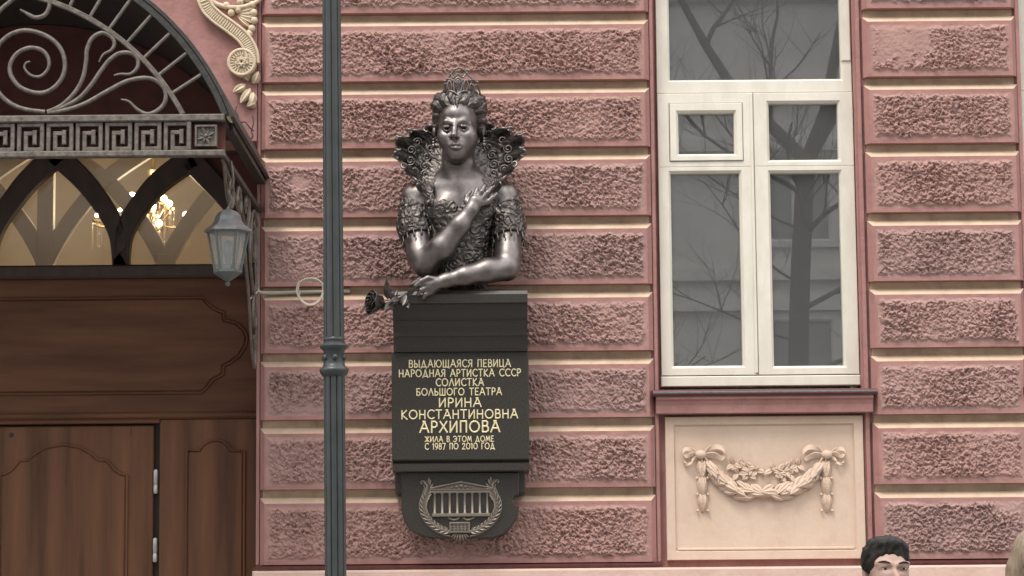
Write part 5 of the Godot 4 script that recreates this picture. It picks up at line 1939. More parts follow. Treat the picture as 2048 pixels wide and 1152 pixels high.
	s.chain([Vector3(-0.2429, 4.2326, 0.431), Vector3(-0.2625, 4.2221, 0.442), Vector3(-0.2851, 4.2304, 0.437)], [0.003, 0.0038, 0.003], 0.010)
	# mouth
	s.ell(Vector3(-0.3085, 4.1436, 0.42), Vector3(0.046, 0.034, 0.034), 0.035)
	s.chain([Vector3(-0.3444, 4.1353, 0.452), Vector3(-0.3186, 4.1405, 0.469), Vector3(-0.3074, 4.1385, 0.47), Vector3(-0.2962, 4.1405, 0.468), Vector3(-0.2713, 4.135, 0.45)], [0.005, 0.0095, 0.0085, 0.0095, 0.005], 0.006)
	s.chain([Vector3(-0.3388, 4.1252, 0.452), Vector3(-0.3076, 4.1149, 0.468), Vector3(-0.277, 4.125, 0.45)], [0.006, 0.0115, 0.006], 0.006)
	s.chain([Vector3(-0.3525, 4.1286, 0.464), Vector3(-0.3071, 4.1247, 0.486), Vector3(-0.2627, 4.1283, 0.461)], [0.003, 0.0045, 0.003], 0.004, 1)
	s.chain([Vector3(-0.3271, 4.1005, 0.478), Vector3(-0.2878, 4.1003, 0.477)], [0.009, 0.009], 0.012, 1)
	# cheek folds
	s.chain([Vector3(-0.3494, 4.1723, 0.468), Vector3(-0.3638, 4.1429, 0.458)], [0.005, 0.003], 0.010, 1)
	s.chain([Vector3(-0.2848, 4.1717, 0.468), Vector3(-0.2571, 4.1425, 0.455)], [0.005, 0.003], 0.010, 1)
	# ears
	s.ell(Vector3(-0.1571, 4.2451, 0.3), Vector3(0.014, 0.032, 0.022), 0.008)
	s.ell(Vector3(-0.433, 4.2418, 0.3), Vector3(0.014, 0.032, 0.022), 0.008)
	# arm crossing the chest
	s.chain([Vector3(-0.5499, 3.8871, 0.185), Vector3(-0.5436, 3.7208, 0.215), Vector3(-0.5126, 3.5299, 0.305), Vector3(-0.4891, 3.4801, 0.335)], [0.080, 0.086, 0.076, 0.074], 0.03)
	s.chain([Vector3(-0.4831, 3.4843, 0.345), Vector3(-0.3912, 3.5618, 0.395), Vector3(-0.2888, 3.6877, 0.42), Vector3(-0.2237, 3.7726, 0.418)], [0.072, 0.071, 0.055, 0.040], 0.025)
	s.chain([Vector3(-0.2237, 3.7726, 0.418), Vector3(-0.2038, 3.8246, 0.412)], [0.040, 0.038], 0.02)
	var k1 := [Vector3(-0.2093, 3.8364, 0.41), Vector3(-0.1839, 3.8469, 0.414), Vector3(-0.1558, 3.8412, 0.412), Vector3(-0.1308, 3.8195, 0.404)]
	var m1 := [Vector3(-0.2006, 3.8634, 0.418), Vector3(-0.1667, 3.877, 0.42), Vector3(-0.1331, 3.872, 0.414), Vector3(-0.1053, 3.8453, 0.402)]
	var e1 := [Vector3(-0.1922, 3.8941, 0.404), Vector3(-0.1498, 3.9112, 0.402), Vector3(-0.1105, 3.9036, 0.394), Vector3(-0.0827, 3.8679, 0.384)]
	for i in 4:
		s.cone(Vector3(-0.2123, 3.8016, 0.414), k1[i], 0.026, 0.0175, 0.012)
		s.chain([k1[i], m1[i], e1[i]], [0.0175, 0.0145, 0.0110], 0.002)
	s.chain([Vector3(-0.2292, 3.7961, 0.414), Vector3(-0.2516, 3.8222, 0.412), Vector3(-0.2487, 3.8548, 0.404), Vector3(-0.2318, 3.879, 0.394)], [0.022, 0.0165, 0.0145, 0.011], 0.005)
	# arm resting on the shelf
	s.chain([Vector3(-0.0297, 3.8883, 0.185), Vector3(-0.0225, 3.7162, 0.215), Vector3(-0.021, 3.5256, 0.305), Vector3(-0.0243, 3.4646, 0.335)], [0.078, 0.082, 0.072, 0.070], 0.03)
	s.chain([Vector3(-0.03, 3.4463, 0.345), Vector3(-0.1366, 3.4321, 0.395), Vector3(-0.2623, 3.4004, 0.43), Vector3(-0.3656, 3.374, 0.445)], [0.069, 0.067, 0.052, 0.039], 0.025)
	s.chain([Vector3(-0.3656, 3.374, 0.445), Vector3(-0.4239, 3.356, 0.458)], [0.039, 0.036], 0.02)
	var k2 := [Vector3(-0.4765, 3.3692, 0.468), Vector3(-0.4847, 3.3486, 0.476), Vector3(-0.4793, 3.3235, 0.474), Vector3(-0.4631, 3.3024, 0.462)]
	var m2 := [Vector3(-0.5153, 3.3713, 0.476), Vector3(-0.5233, 3.3449, 0.486), Vector3(-0.5068, 3.3141, 0.484), Vector3(-0.4852, 3.2904, 0.47)]
	var e2 := [Vector3(-0.563, 3.3444, 0.47), Vector3(-0.5573, 3.3155, 0.476), Vector3(-0.524, 3.2902, 0.474), Vector3(-0.4939, 3.2718, 0.462)]
	for i in 4:
		s.cone(Vector3(-0.4183, 3.3559, 0.458), k2[i], 0.030, 0.0175, 0.012)
		s.chain([k2[i], m2[i], e2[i]], [0.0175, 0.0145, 0.0105], 0.003)
	s.chain([Vector3(-0.4235, 3.3713, 0.47), Vector3(-0.4676, 3.3814, 0.482), Vector3(-0.5063, 3.3634, 0.494), Vector3(-0.5398, 3.3356, 0.494)], [0.020, 0.016, 0.014, 0.011], 0.004)
	var mb := MB.new()
	s.into(mb, 0.0046)
	var body := part(t, "body", mb, M.bronze)
	# ---- gown
	var gown := Solid.new()
	torso(gown, 0.010)
	var neckline := 3.8226
	var cx := -0.2897
	gown.post = func(p: Vector3, d: float) -> float:
		var x := p.x - cx
		var line := neckline + 0.018 - 0.10 * exp(-x * x / 0.0008) * 0.35 + maxf(0.0, absf(x) - 0.13) * 1.5 + 0.006 * sin(x * 120.0)
		return maxf(d - 0.010 * lace(p), p.y - line)
	mb = MB.new()
	gown.into(mb, 0.0044)
	var gp := part(body, "gown", mb, M.bronze_dark, "embossed lace bodice")
	# ---- sleeves with a fringe of drops
	for side in 2:
		var sl := Solid.new()
		if side == 0:
			sl.chain([Vector3(-0.5386, 3.8581, 0.185), Vector3(-0.5436, 3.7208, 0.215), Vector3(-0.5126, 3.5299, 0.305)], [0.089, 0.099, 0.090], 0.03)
		else:
			sl.chain([Vector3(-0.0414, 3.8595, 0.185), Vector3(-0.0225, 3.7162, 0.215), Vector3(-0.021, 3.5256, 0.305)], [0.087, 0.095, 0.086], 0.03)
		var lo := Vector3(-0.5252, 3.6393, 0.26) if side == 0 else Vector3(-0.0202, 3.6348, 0.26)
		var hi := Vector3(-0.6002, 3.8864, 0.21) if side == 0 else Vector3(0.0217, 3.8809, 0.21)
		var sg := 1.0 if side == 0 else -1.0
		var ax := (Vector3(-0.5126, 3.5299, 0.305) - Vector3(-0.5436, 3.7208, 0.215)).normalized()
		sl.post = func(p: Vector3, d: float) -> float:
			return maxf(maxf(d - 0.010 * lace(p), (p - lo).dot(ax)), p.y - hi.y - (p.x - hi.x) * 0.55 * -sg)
		mb = MB.new()
		sl.into(mb, 0.0044)
		var sp := part(body, "sleeve", mb, M.bronze_dark)
		var c := lo
		var rr := 0.097 if side == 0 else 0.093
		var ux := ax.cross(Vector3.BACK).normalized()
		var uz := ux.cross(ax).normalized()
		for k in 14:
			var a := TAU * k / 14.0
			var p := c + (ux * cos(a) + uz * sin(a)) * rr
			mb = MB.new()
			mb.tube([p, p + ax * 0.03], 0.004, 6)
			mb.ball(Transform3D(Basis().scaled(Vector3(0.0075, 0.016, 0.0075)), p + ax * 0.036), 8, 6)
			part(sp, "drop", mb, M.bronze_dark)
	# ---- hair, combed up and back
	var hr := Solid.new()
	hr.ell(Vector3(-0.2933, 4.3959, 0.275), Vector3(0.150, 0.105, 0.155), 0.03)
	hr.ell(Vector3(-0.295, 4.4342, 0.315), Vector3(0.098, 0.060, 0.09), 0.03)
	hr.cone(Vector3(-0.3971, 4.3964, 0.335), Vector3(-0.4164, 4.2502, 0.285), 0.050, 0.026, 0.03)
	hr.cone(Vector3(-0.1869, 4.3946, 0.335), Vector3(-0.1687, 4.248, 0.285), 0.054, 0.030, 0.03)
	hr.ell(Vector3(-0.2836, 4.3262, 0.215), Vector3(0.145, 0.135, 0.12), 0.04)
	hr.ell(Vector3(-0.301, 4.2476, 0.475), Vector3(0.094, 0.122, 0.105), 0.012, 1)
	hr.cone(Vector3(-0.3043, 4.3847, 0.418), Vector3(-0.3054, 4.3517, 0.44), 0.018, 0.007, 0.012)
	var hc := Vector3(-0.3046, 4.3269, 0.42)
	hr.post = func(p: Vector3, d: float) -> float:
		var q := p - hc
		var a := atan2(q.x, q.y + 0.03)
		var w := strands.get_noise_3dv(p * 1.6)
		var f := sin(a * 17.0 + w * 2.2)
		var g := sin(a * 47.0 + w * 7.0)
		return d - 0.0048 * f - 0.0026 * g
	mb = MB.new()
	hr.into(mb, 0.0046)
	part(body, "hair", mb, M.bronze_dark, "hair combed up from the forehead")
	make_tiara(body)
	for side in 2:
		make_collar(body, side)
	# earrings
	for q in [Vector3(-0.1516, 4.199, 0.315), Vector3(-0.4385, 4.1957, 0.315)]:
		mb = MB.new()
		for k in 3:
			mb.ball(Transform3D(Basis().scaled(Vector3.ONE * (0.008 + 0.002 * k)), q - Vector3(0, 0.018 * k, 0)), 8, 6)
		part(body, "earring", mb, M.bronze)

func make_tiara(body: Node3D) -> void:
	var wires := [
		[Vector3(-0.3819, 4.4432, 0.36), Vector3(-0.3727, 4.465, 0.38), Vector3(-0.3693, 4.508, 0.395), Vector3(-0.352, 4.5356, 0.4), Vector3(-0.3348, 4.5489, 0.405), Vector3(-0.3204, 4.5736, 0.41), Vector3(-0.2919, 4.5873, 0.412), Vector3(-0.2609, 4.5731, 0.41), Vector3(-0.247, 4.5567, 0.405), Vector3(-0.2189, 4.5316, 0.4), Vector3(-0.1882, 4.5056, 0.385), Vector3(-0.1773, 4.4682, 0.37), Vector3(-0.1665, 4.4376, 0.35)],
		[Vector3(-0.3641, 4.437, 0.39), Vector3(-0.3438, 4.4567, 0.405), Vector3(-0.3181, 4.4481, 0.418), Vector3(-0.2983, 4.4356, 0.422), Vector3(-0.2785, 4.4477, 0.418), Vector3(-0.2505, 4.4559, 0.405), Vector3(-0.217, 4.4367, 0.385)],
		[Vector3(-0.3438, 4.4567, 0.405), Vector3(-0.3549, 4.485, 0.408), Vector3(-0.3433, 4.5129, 0.412), Vector3(-0.3293, 4.4835, 0.414), Vector3(-0.3324, 4.4585, 0.41)],
		[Vector3(-0.2505, 4.4559, 0.405), Vector3(-0.239, 4.4844, 0.406), Vector3(-0.25, 4.5182, 0.41), Vector3(-0.2671, 4.4861, 0.413), Vector3(-0.2645, 4.4579, 0.41)],
		[Vector3(-0.3153, 4.4481, 0.418), Vector3(-0.3207, 4.4822, 0.42), Vector3(-0.312, 4.5167, 0.42), Vector3(-0.295, 4.528, 0.42), Vector3(-0.2781, 4.5164, 0.42), Vector3(-0.2727, 4.4822, 0.418), Vector3(-0.2814, 4.4478, 0.418)],
		[Vector3(-0.3092, 4.5014, 0.424), Vector3(-0.2949, 4.5157, 0.424), Vector3(-0.2837, 4.5012, 0.424), Vector3(-0.2951, 4.4898, 0.424), Vector3(-0.3092, 4.5014, 0.424)],
		[Vector3(-0.3318, 4.5478, 0.41), Vector3(-0.3205, 4.5293, 0.415), Vector3(-0.2949, 4.5517, 0.417), Vector3(-0.2696, 4.532, 0.414), Vector3(-0.2526, 4.5533, 0.408)],
		[Vector3(-0.3693, 4.499, 0.397), Vector3(-0.352, 4.5029, 0.405), Vector3(-0.3433, 4.5252, 0.408), Vector3(-0.3605, 4.5267, 0.402)],
		[Vector3(-0.1883, 4.4941, 0.385), Vector3(-0.2108, 4.4922, 0.395), Vector3(-0.2246, 4.5195, 0.403), Vector3(-0.2049, 4.5208, 0.396)],
		[Vector3(-0.2141, 4.4424, 0.385), Vector3(-0.2053, 4.4755, 0.392), Vector3(-0.222, 4.497, 0.4), Vector3(-0.2335, 4.4683, 0.4)]]
	var mb := MB.new()
	for w in wires:
		mb.tube(spline(w, 5), 0.006, 6)
	for q in [Vector3(-0.2919, 4.5931, 0.412), Vector3(-0.3203, 4.5794, 0.41), Vector3(-0.2609, 4.5788, 0.41), Vector3(-0.3692, 4.5162, 0.397), Vector3(-0.1853, 4.5109, 0.387), Vector3(-0.2954, 4.4292, 0.425), Vector3(-0.295, 4.5009, 0.426), Vector3(-0.3375, 4.5511, 0.408), Vector3(-0.2441, 4.5594, 0.406)]:
		mb.ball(Transform3D(Basis().scaled(Vector3.ONE * 0.0075), q), 8, 6)
	part(body, "tiara", mb, M.bronze)

func make_collar(body: Node3D, side: int) -> void:
	var outer := [Vector3(-0.4533, 3.8081, 0.35), Vector3(-0.499, 3.8927, 0.325), Vector3(-0.5567, 3.9852, 0.29), Vector3(-0.6202, 4.0716, 0.26), Vector3(-0.6553, 4.1516, 0.235), Vector3(-0.6167, 4.2273, 0.2), Vector3(-0.5322, 4.269, 0.16), Vector3(-0.4583, 4.2974, 0.13), Vector3(-0.4073, 4.3203, 0.1)] if side == 0 else [Vector3(-0.1428, 3.8054, 0.35), Vector3(-0.0914, 3.8948, 0.325), Vector3(-0.0314, 3.9863, 0.29), Vector3(0.0348, 4.0774, 0.26), Vector3(0.0755, 4.1567, 0.235), Vector3(0.0334, 4.2332, 0.2), Vector3(-0.0495, 4.2764, 0.16), Vector3(-0.1301, 4.3062, 0.13), Vector3(-0.1764, 4.3241, 0.1)]
	var inner := [Vector3(-0.4251, 3.8079, 0.35), Vector3(-0.4423, 3.8742, 0.33), Vector3(-0.4377, 3.9381, 0.29), Vector3(-0.4046, 3.9973, 0.245), Vector3(-0.3768, 4.0493, 0.21), Vector3(-0.3687, 4.1125, 0.18), Vector3(-0.3661, 4.1743, 0.16), Vector3(-0.3634, 4.2363, 0.14), Vector3(-0.3607, 4.2926, 0.12)] if side == 0 else [Vector3(-0.171, 3.8057, 0.35), Vector3(-0.1481, 3.8773, 0.33), Vector3(-0.1538, 3.9414, 0.29), Vector3(-0.1881, 4.0011, 0.245), Vector3(-0.2168, 4.0537, 0.21), Vector3(-0.2255, 4.1171, 0.18), Vector3(-0.2283, 4.1789, 0.16), Vector3(-0.2311, 4.2409, 0.14), Vector3(-0.2339, 4.2973, 0.12)]
	var o := spline(outer, 9)
	var n := spline(inner, 9)
	var g := []
	var rows := 22
	var hill := Vector3(0, 0, 1)
	var edge := []
	var pn := FastNoiseLite.new()
	pn.frequency = 22.0
	pn.seed = 40 + side
	for j in rows + 1:
		var v := float(j) / rows
		var line := []
		for i in o.size():
			var u := float(i) / (o.size() - 1)
			var p: Vector3 = n[i].lerp(o[i], v)
			var out: Vector3 = (o[i] - n[i]).normalized()
			# the sheet bows backwards in the middle and ruffles at its outer edge
			p.z -= 0.05 * sin(PI * v) * sin(PI * minf(u * 1.1, 1.0))
			var ruffle := v * v * sin(u * 44.0)
			p += out * 0.020 * v * v * v * sin(u * 44.0 + 1.2)
			p.z += 0.036 * ruffle
			p.z += 0.013 * lace(p * 0.9) * (0.3 + 0.7 * sin(PI * v))
			line.append(p)
		g.append(line)
	for i in o.size():
		edge.append(g[rows][i])
	if side == 1:
		for j in g.size():
			g[j].reverse()
	g.reverse()
	var mb := MB.new()
	mb.sheet(g, 0.012)
	var c := part(body, "lace_collar", mb, M.bronze_dark, "standing lace collar with a ruffled edge")
	mb = MB.new()
	mb.tube(edge, 0.0085, 8)
	part(c, "rim", mb, M.bronze)
	# curls on the rim and scrolls on the sheet
	for k in 7:
		var u := 0.32 + 0.60 * k / 6.0
		var i := int(u * (o.size() - 1))
		var p: Vector3 = edge[i]
		var out: Vector3 = (o[i] - n[i]).normalized()
		var tan: Vector3 = (edge[mini(i + 2, edge.size() - 1)] - edge[i - 2]).normalized()
		var curl := []
		for q in 10:
			var a := -0.8 + q * 0.62
			var r := 0.021 * (1.0 - q * 0.055)
			curl.append(p + out * (0.004 + r * sin(a)) + tan * r * cos(a) + Vector3(0, 0, 0.012 + 0.003 * q))
		mb = MB.new()
		mb.tube(curl, taper(10, 0.0085, 0.005, 0.3), 6)
		part(c, "curl", mb, M.bronze)
	for k in 6:
		var u := 0.34 + 0.54 * k / 5.0
		var i := int(u * (o.size() - 1))
		for lv in 2:
			var ctr: Vector3 = n[i].lerp(o[i], 0.40 + 0.32 * lv) + Vector3(0, 0, 0.004)
			ctr.z -= 0.05 * sin(PI * (0.40 + 0.32 * lv)) * 0.8
			var out: Vector3 = (o[i] - n[i]).normalized()
			var tan := out.cross(Vector3.BACK).normalized()
			var sp := []
			for q in 16:
				var a := q * 0.62 + k + lv * 2.0
				var r := 0.028 * (1.0 - q * 0.052)
				sp.append(ctr + out * r * sin(a) + tan * r * cos(a) + Vector3(0, 0, 0.012))
			mb = MB.new()
			mb.tube(sp, 0.0055, 6)
			part(c, "scroll", mb, M.bronze)

# ---------------------------------------------------------------- bronze rose on the shelf
func make_rose() -> void:
	var c := Vector3(-0.7556, 3.245, 0.47)
	var t := thing("bronze_rose", "bronze rose lying over the corner of the granite shelf, held by the hand", "rose", c)
	var ax := Vector3(-0.86, 0.12, 0.5).normalized()
	var ux := ax.cross(Vector3.UP).normalized()
	var uy := ux.cross(ax).normalized()
	var rg := RandomNumberGenerator.new()
	rg.seed = 11
	for ring in 4:
		var count: int = [3, 4, 5, 5][ring]
		for k in count:
			var a0 := TAU * k / count + ring * 0.6
			var half: float = [1.25, 1.0, 0.85, 0.8][ring]
			var rad: float = [0.014, 0.026, 0.038, 0.048][ring]
			var hgt: float = [0.062, 0.058, 0.050, 0.040][ring]
			var g := []
			for j in 7:
				var v := j / 6.0
				var line := []
				for i in 9:
					var u := i / 8.0 * 2.0 - 1.0
					var a := a0 + u * half
					var flare := rad * (0.35 + 0.75 * sin(v * 1.75)) + (0.016 * ring / 3.0) * pow(v, 4.0)
					var h := -0.04 + (hgt + 0.04) * v * (1.0 - 0.16 * u * u * v) + 0.002 * sin(u * 5.0 + k)
					line.append(c + ax * h + (ux * cos(a) + uy * sin(a)) * flare)
				g.append(line)
			var mb := MB.new()
			mb.sheet(g, 0.004)
			part(t, "petal", mb, M.bronze_dark)
	var mb := MB.new()
	var stem := spline([c - ax * 0.035, Vector3(-0.6755, 3.2545, 0.455), Vector3(-0.6083, 3.2845, 0.458), Vector3(-0.5405, 3.3151, 0.478), Vector3(-0.4853, 3.3223, 0.462)], 6)
	mb.tube(stem, taper(stem.size(), 0.011, 0.008, 0.2), 8)
	part(t, "stem", mb, M.bronze_dark)
	for q in [[Vector3(-0.6919, 3.2681, 0.46), 0.05, 0.15, 0.11, 0.045], [Vector3(-0.6532, 3.2515, 0.455), 2.3, 0.5, 0.09, 0.05], [Vector3(-0.6701, 3.2691, 0.45), -0.5, -0.4, 0.06, 0.035], [Vector3(-0.6087, 3.2686, 0.45), -2.6, 0.5, 0.08, 0.045], [Vector3(-0.7148, 3.2639, 0.45), 0.9, 0.6, 0.05, 0.02], [Vector3(-0.7032, 3.2289, 0.46), 2.4, 0.6, 0.055, 0.02], [Vector3(-0.7077, 3.2434, 0.48), 1.5, 0.9, 0.05, 0.018], [Vector3(-0.5911, 3.2885, 0.47), 2.9, 0.4, 0.075, 0.045], [Vector3(-0.6246, 3.2663, 0.47), 1.9, 0.6, 0.07, 0.045], [Vector3(-0.5795, 3.2928, 0.48), -0.9, 0.5, 0.06, 0.035], [Vector3(-0.6522, 3.2604, 0.475), 0.7, 0.4, 0.06, 0.035]]:
		mb = MB.new()
		mb.leaf(Transform3D(Basis(Vector3.BACK, q[1]) * Basis(Vector3.RIGHT, q[2]), q[0]), q[3], q[4], 0.010, 0.012)
		part(t, "leaf", mb, M.bronze_dark)
	for k in 5:
		mb = MB.new()
		var p: Vector3 = stem[4 + k * 3]
		mb.tube([p, p + Vector3(0.004, 0.018 if k % 2 == 0 else -0.014, 0.006)], [0.005, 0.001], 6)
		part(t, "thorn", mb, M.bronze_dark)

# ---------------------------------------------------------------- lantern and cables
func make_lantern() -> void:
	var c := Vector3(-1.4556, 3.4896, 1.6)
	var t := thing("wall_lantern", "grey six sided lantern with frosted panes hanging under the canopy corner", "lantern", c)
	var o := c
	var mb := MB.new()
	mb.lathe([Vector2(0.0, -0.012), Vector2(0.11, -0.012), Vector2(0.123, -0.004), Vector2(0.121, 0.006), Vector2(0.088, 0.030), Vector2(0.072, 0.050), Vector2(0.066, 0.075), Vector2(0.052, 0.095), Vector2(0.028, 0.108), Vector2(0.010, 0.114), Vector2(0.008, 0.124), Vector2(0.0, 0.125)], o, 6, 0.6, 0.0, 1)
	part(t, "cap", mb, M.lantern_roof)
	var top := 0.103
	var bot := 0.064
	var h := -0.212
	for k in 6:
		var a0 := TAU * k / 6.0
		var a1 := TAU * (k + 1) / 6.0
		var d0 := Vector3(cos(a0), 0, -sin(a0))
		var d1 := Vector3(cos(a1), 0, -sin(a1))
		mb = MB.new()
		mb.tube([o + d0 * top + Vector3(0, -0.012, 0), o + d0 * bot + Vector3(0, h, 0)], 0.0075, 6)
		part(t, "corner_bar", mb, M.lantern_dark)
		mb = MB.new()
		mb.quad(o + d0 * bot * 0.97 + Vector3(0, h, 0), o + d1 * bot * 0.97 + Vector3(0, h, 0), o + d1 * top * 0.97 + Vector3(0, -0.012, 0), o + d0 * top * 0.97 + Vector3(0, -0.012, 0))
		part(t, "glass_pane", mb, M.lantern_glass)
	mb = MB.new()
	mb.lathe([Vector2(0.0, -0.286), Vector2(0.010, -0.284), Vector2(0.014, -0.274), Vector2(0.008, -0.264), Vector2(0.016, -0.258), Vector2(0.034, -0.246), Vector2(0.062, -0.226), Vector2(0.074, -0.216), Vector2(0.074, -0.204), Vector2(0.060, -0.202), Vector2(0.0, -0.202)], o, 6, 0.6, 0.0, 1)
	part(t, "foot", mb, M.lantern_dark)
	mb = MB.new()
	mb.lathe([Vector2(0.012, -0.20), Vector2(0.014, -0.15), Vector2(0.024, -0.12), Vector2(0.028, -0.09), Vector2(0.020, -0.055), Vector2(0.0, -0.045)], o, 12)
	part(t, "lamp", mb, M.lantern_roof)
	mb = MB.new()
	var up := Vector3(-1.4421, 3.854, 1.6)
	mb.tube(spline([o + Vector3(0, 0.12, 0), o + Vector3(0.018, 0.16, 0), o + Vector3(0.002, 0.21, 0), o + Vector3(0.026, 0.25, 0), up], 6), 0.007, 6)
	part(t, "hanger", mb, M.iron)

func make_cables() -> void:
	var c := Vector3(-1.1587, 3.3667, 0.035)
	var t := thing("cable_coil", "cream cable coil looped on the wall beside the lamp post", "cable", c)
	var rg := RandomNumberGenerator.new()
	rg.seed = 5
	var mb := MB.new()
	var p := []
	for i in 91:
		var a := -TAU * i / 30.0 + 2.4
		var r := 0.073 + 0.003 * sin(a * 3.0) + 0.004 * (i / 30) - 0.002
		p.append(c + Vector3(cos(a) * r, sin(a) * r, 0.004 * (i / 30.0)))
	mb.tube(p, 0.0045, 6)
	part(t, "loop", mb, M.cable)
	mb = MB.new()
	mb.tube(spline([Vector3(-1.2302, 3.4189, 0.04), Vector3(-1.2268, 3.3806, 0.045), Vector3(-1.2184, 3.3461, 0.042)], 5), 0.004, 6)
	part(t, "tail", mb, M.cable)
	var u := thing("wall_cable", "grey cable clipped along the groove from the bracket to the lamp post", "cable", Vector3(-1.4699, 3.3679, 0))
	mb = MB.new()
	mb.tube(spline([Vector3(-1.4763, 3.789, 0.01), Vector3(-1.4722, 3.6132, 0.015), Vector3(-1.4681, 3.438, 0.02), Vector3(-1.4616, 3.3735, 0.025), Vector3(-1.3959, 3.3656, -0.01), Vector3(-1.2237, 3.3711, -0.02), Vector3(-1.0794, 3.3728, -0.02), Vector3(-0.9358, 3.3757, -0.03)], 6), 0.011, 8)
	part(u, "sheath", mb, M.cable_grey)
	mb = MB.new()
	mb.tube(spline([Vector3(-1.4611, 3.37, 0.03), Vector3(-1.4715, 3.3352, 0.15), Vector3(-1.4837, 3.3003, 0.25)], 5), 0.005, 6)
	part(u, "branch", mb, M.cable)
	var w := thing("loose_wires", "thin dark wires dangling on the pink wall above the canopy corner", "wire", Vector3(-1.5436, 4.379, 0))
	for q in [[Vector3(-1.5906, 4.4622, 0), Vector3(-1.598, 4.4307, 0.01), Vector3(-1.5828, 4.4001, 0.015), Vector3(-1.5773, 4.3596, 0.01), Vector3(-1.5608, 4.3142, 0)], [Vector3(-1.5001, 4.4022, 0), Vector3(-1.4929, 4.3585, 0.012), Vector3(-1.504, 4.3109, 0.015), Vector3(-1.4957, 4.2822, 0.01), Vector3(-1.5141, 4.2607, 0)], [Vector3(-1.5784, 4.3557, 0), Vector3(-1.5423, 4.3649, 0.012), Vector3(-1.5133, 4.3296, 0.01), Vector3(-1.491, 4.3136, 0)]]:
		mb = MB.new()
		mb.tube(spline(q, 6), 0.004, 6)
		part(w, "wire", mb, M.wire)

# ---------------------------------------------------------------- passers-by
func figure(s: Solid, x: float, z: float, h: float) -> void:
	# standing body without the head; h is the height of the chin
	var k := h / 1.56
	s.cone(Vector3(x, 1.36 * k, z), Vector3(x, 1.02 * k, z), 0.145, 0.135, 0.06)
	s.cone(Vector3(x - 0.15, 1.40 * k, z), Vector3(x + 0.15, 1.40 * k, z), 0.075, 0.075, 0.06)
	for sd in [-1.0, 1.0]:
		s.chain([Vector3(x + 0.085 * sd, 0.95 * k, z), Vector3(x + 0.095 * sd, 0.5 * k, z + 0.015), Vector3(x + 0.10 * sd, 0.09, z)], [0.092, 0.062, 0.042], 0.03)
		s.cone(Vector3(x + 0.10 * sd, 0.045, z - 0.03), Vector3(x + 0.115 * sd, 0.04, z + 0.15), 0.045, 0.038, 0.03)
		s.chain([Vector3(x + 0.19 * sd, 1.39 * k, z), Vector3(x + 0.25 * sd, 1.10 * k, z - 0.01), Vector3(x + 0.25 * sd, 0.86 * k, z + 0.06)], [0.058, 0.045, 0.032], 0.02)
		var w := Vector3(x + 0.25 * sd, 0.84 * k, z + 0.065)
		for f in 4:
			s.chain([w, w + Vector3(0.004 * sd, -0.085, 0.03 - 0.02 * f), w + Vector3(-0.004 * sd, -0.165 + 0.012 * absf(f - 1.3), 0.045 - 0.022 * f)], [0.024, 0.010, 0.008], 0.008)
		s.chain([w, w + Vector3(-0.02 * sd, -0.05, 0.04), w + Vector3(-0.015 * sd, -0.10, 0.05)], [0.02, 0.011, 0.009], 0.006)

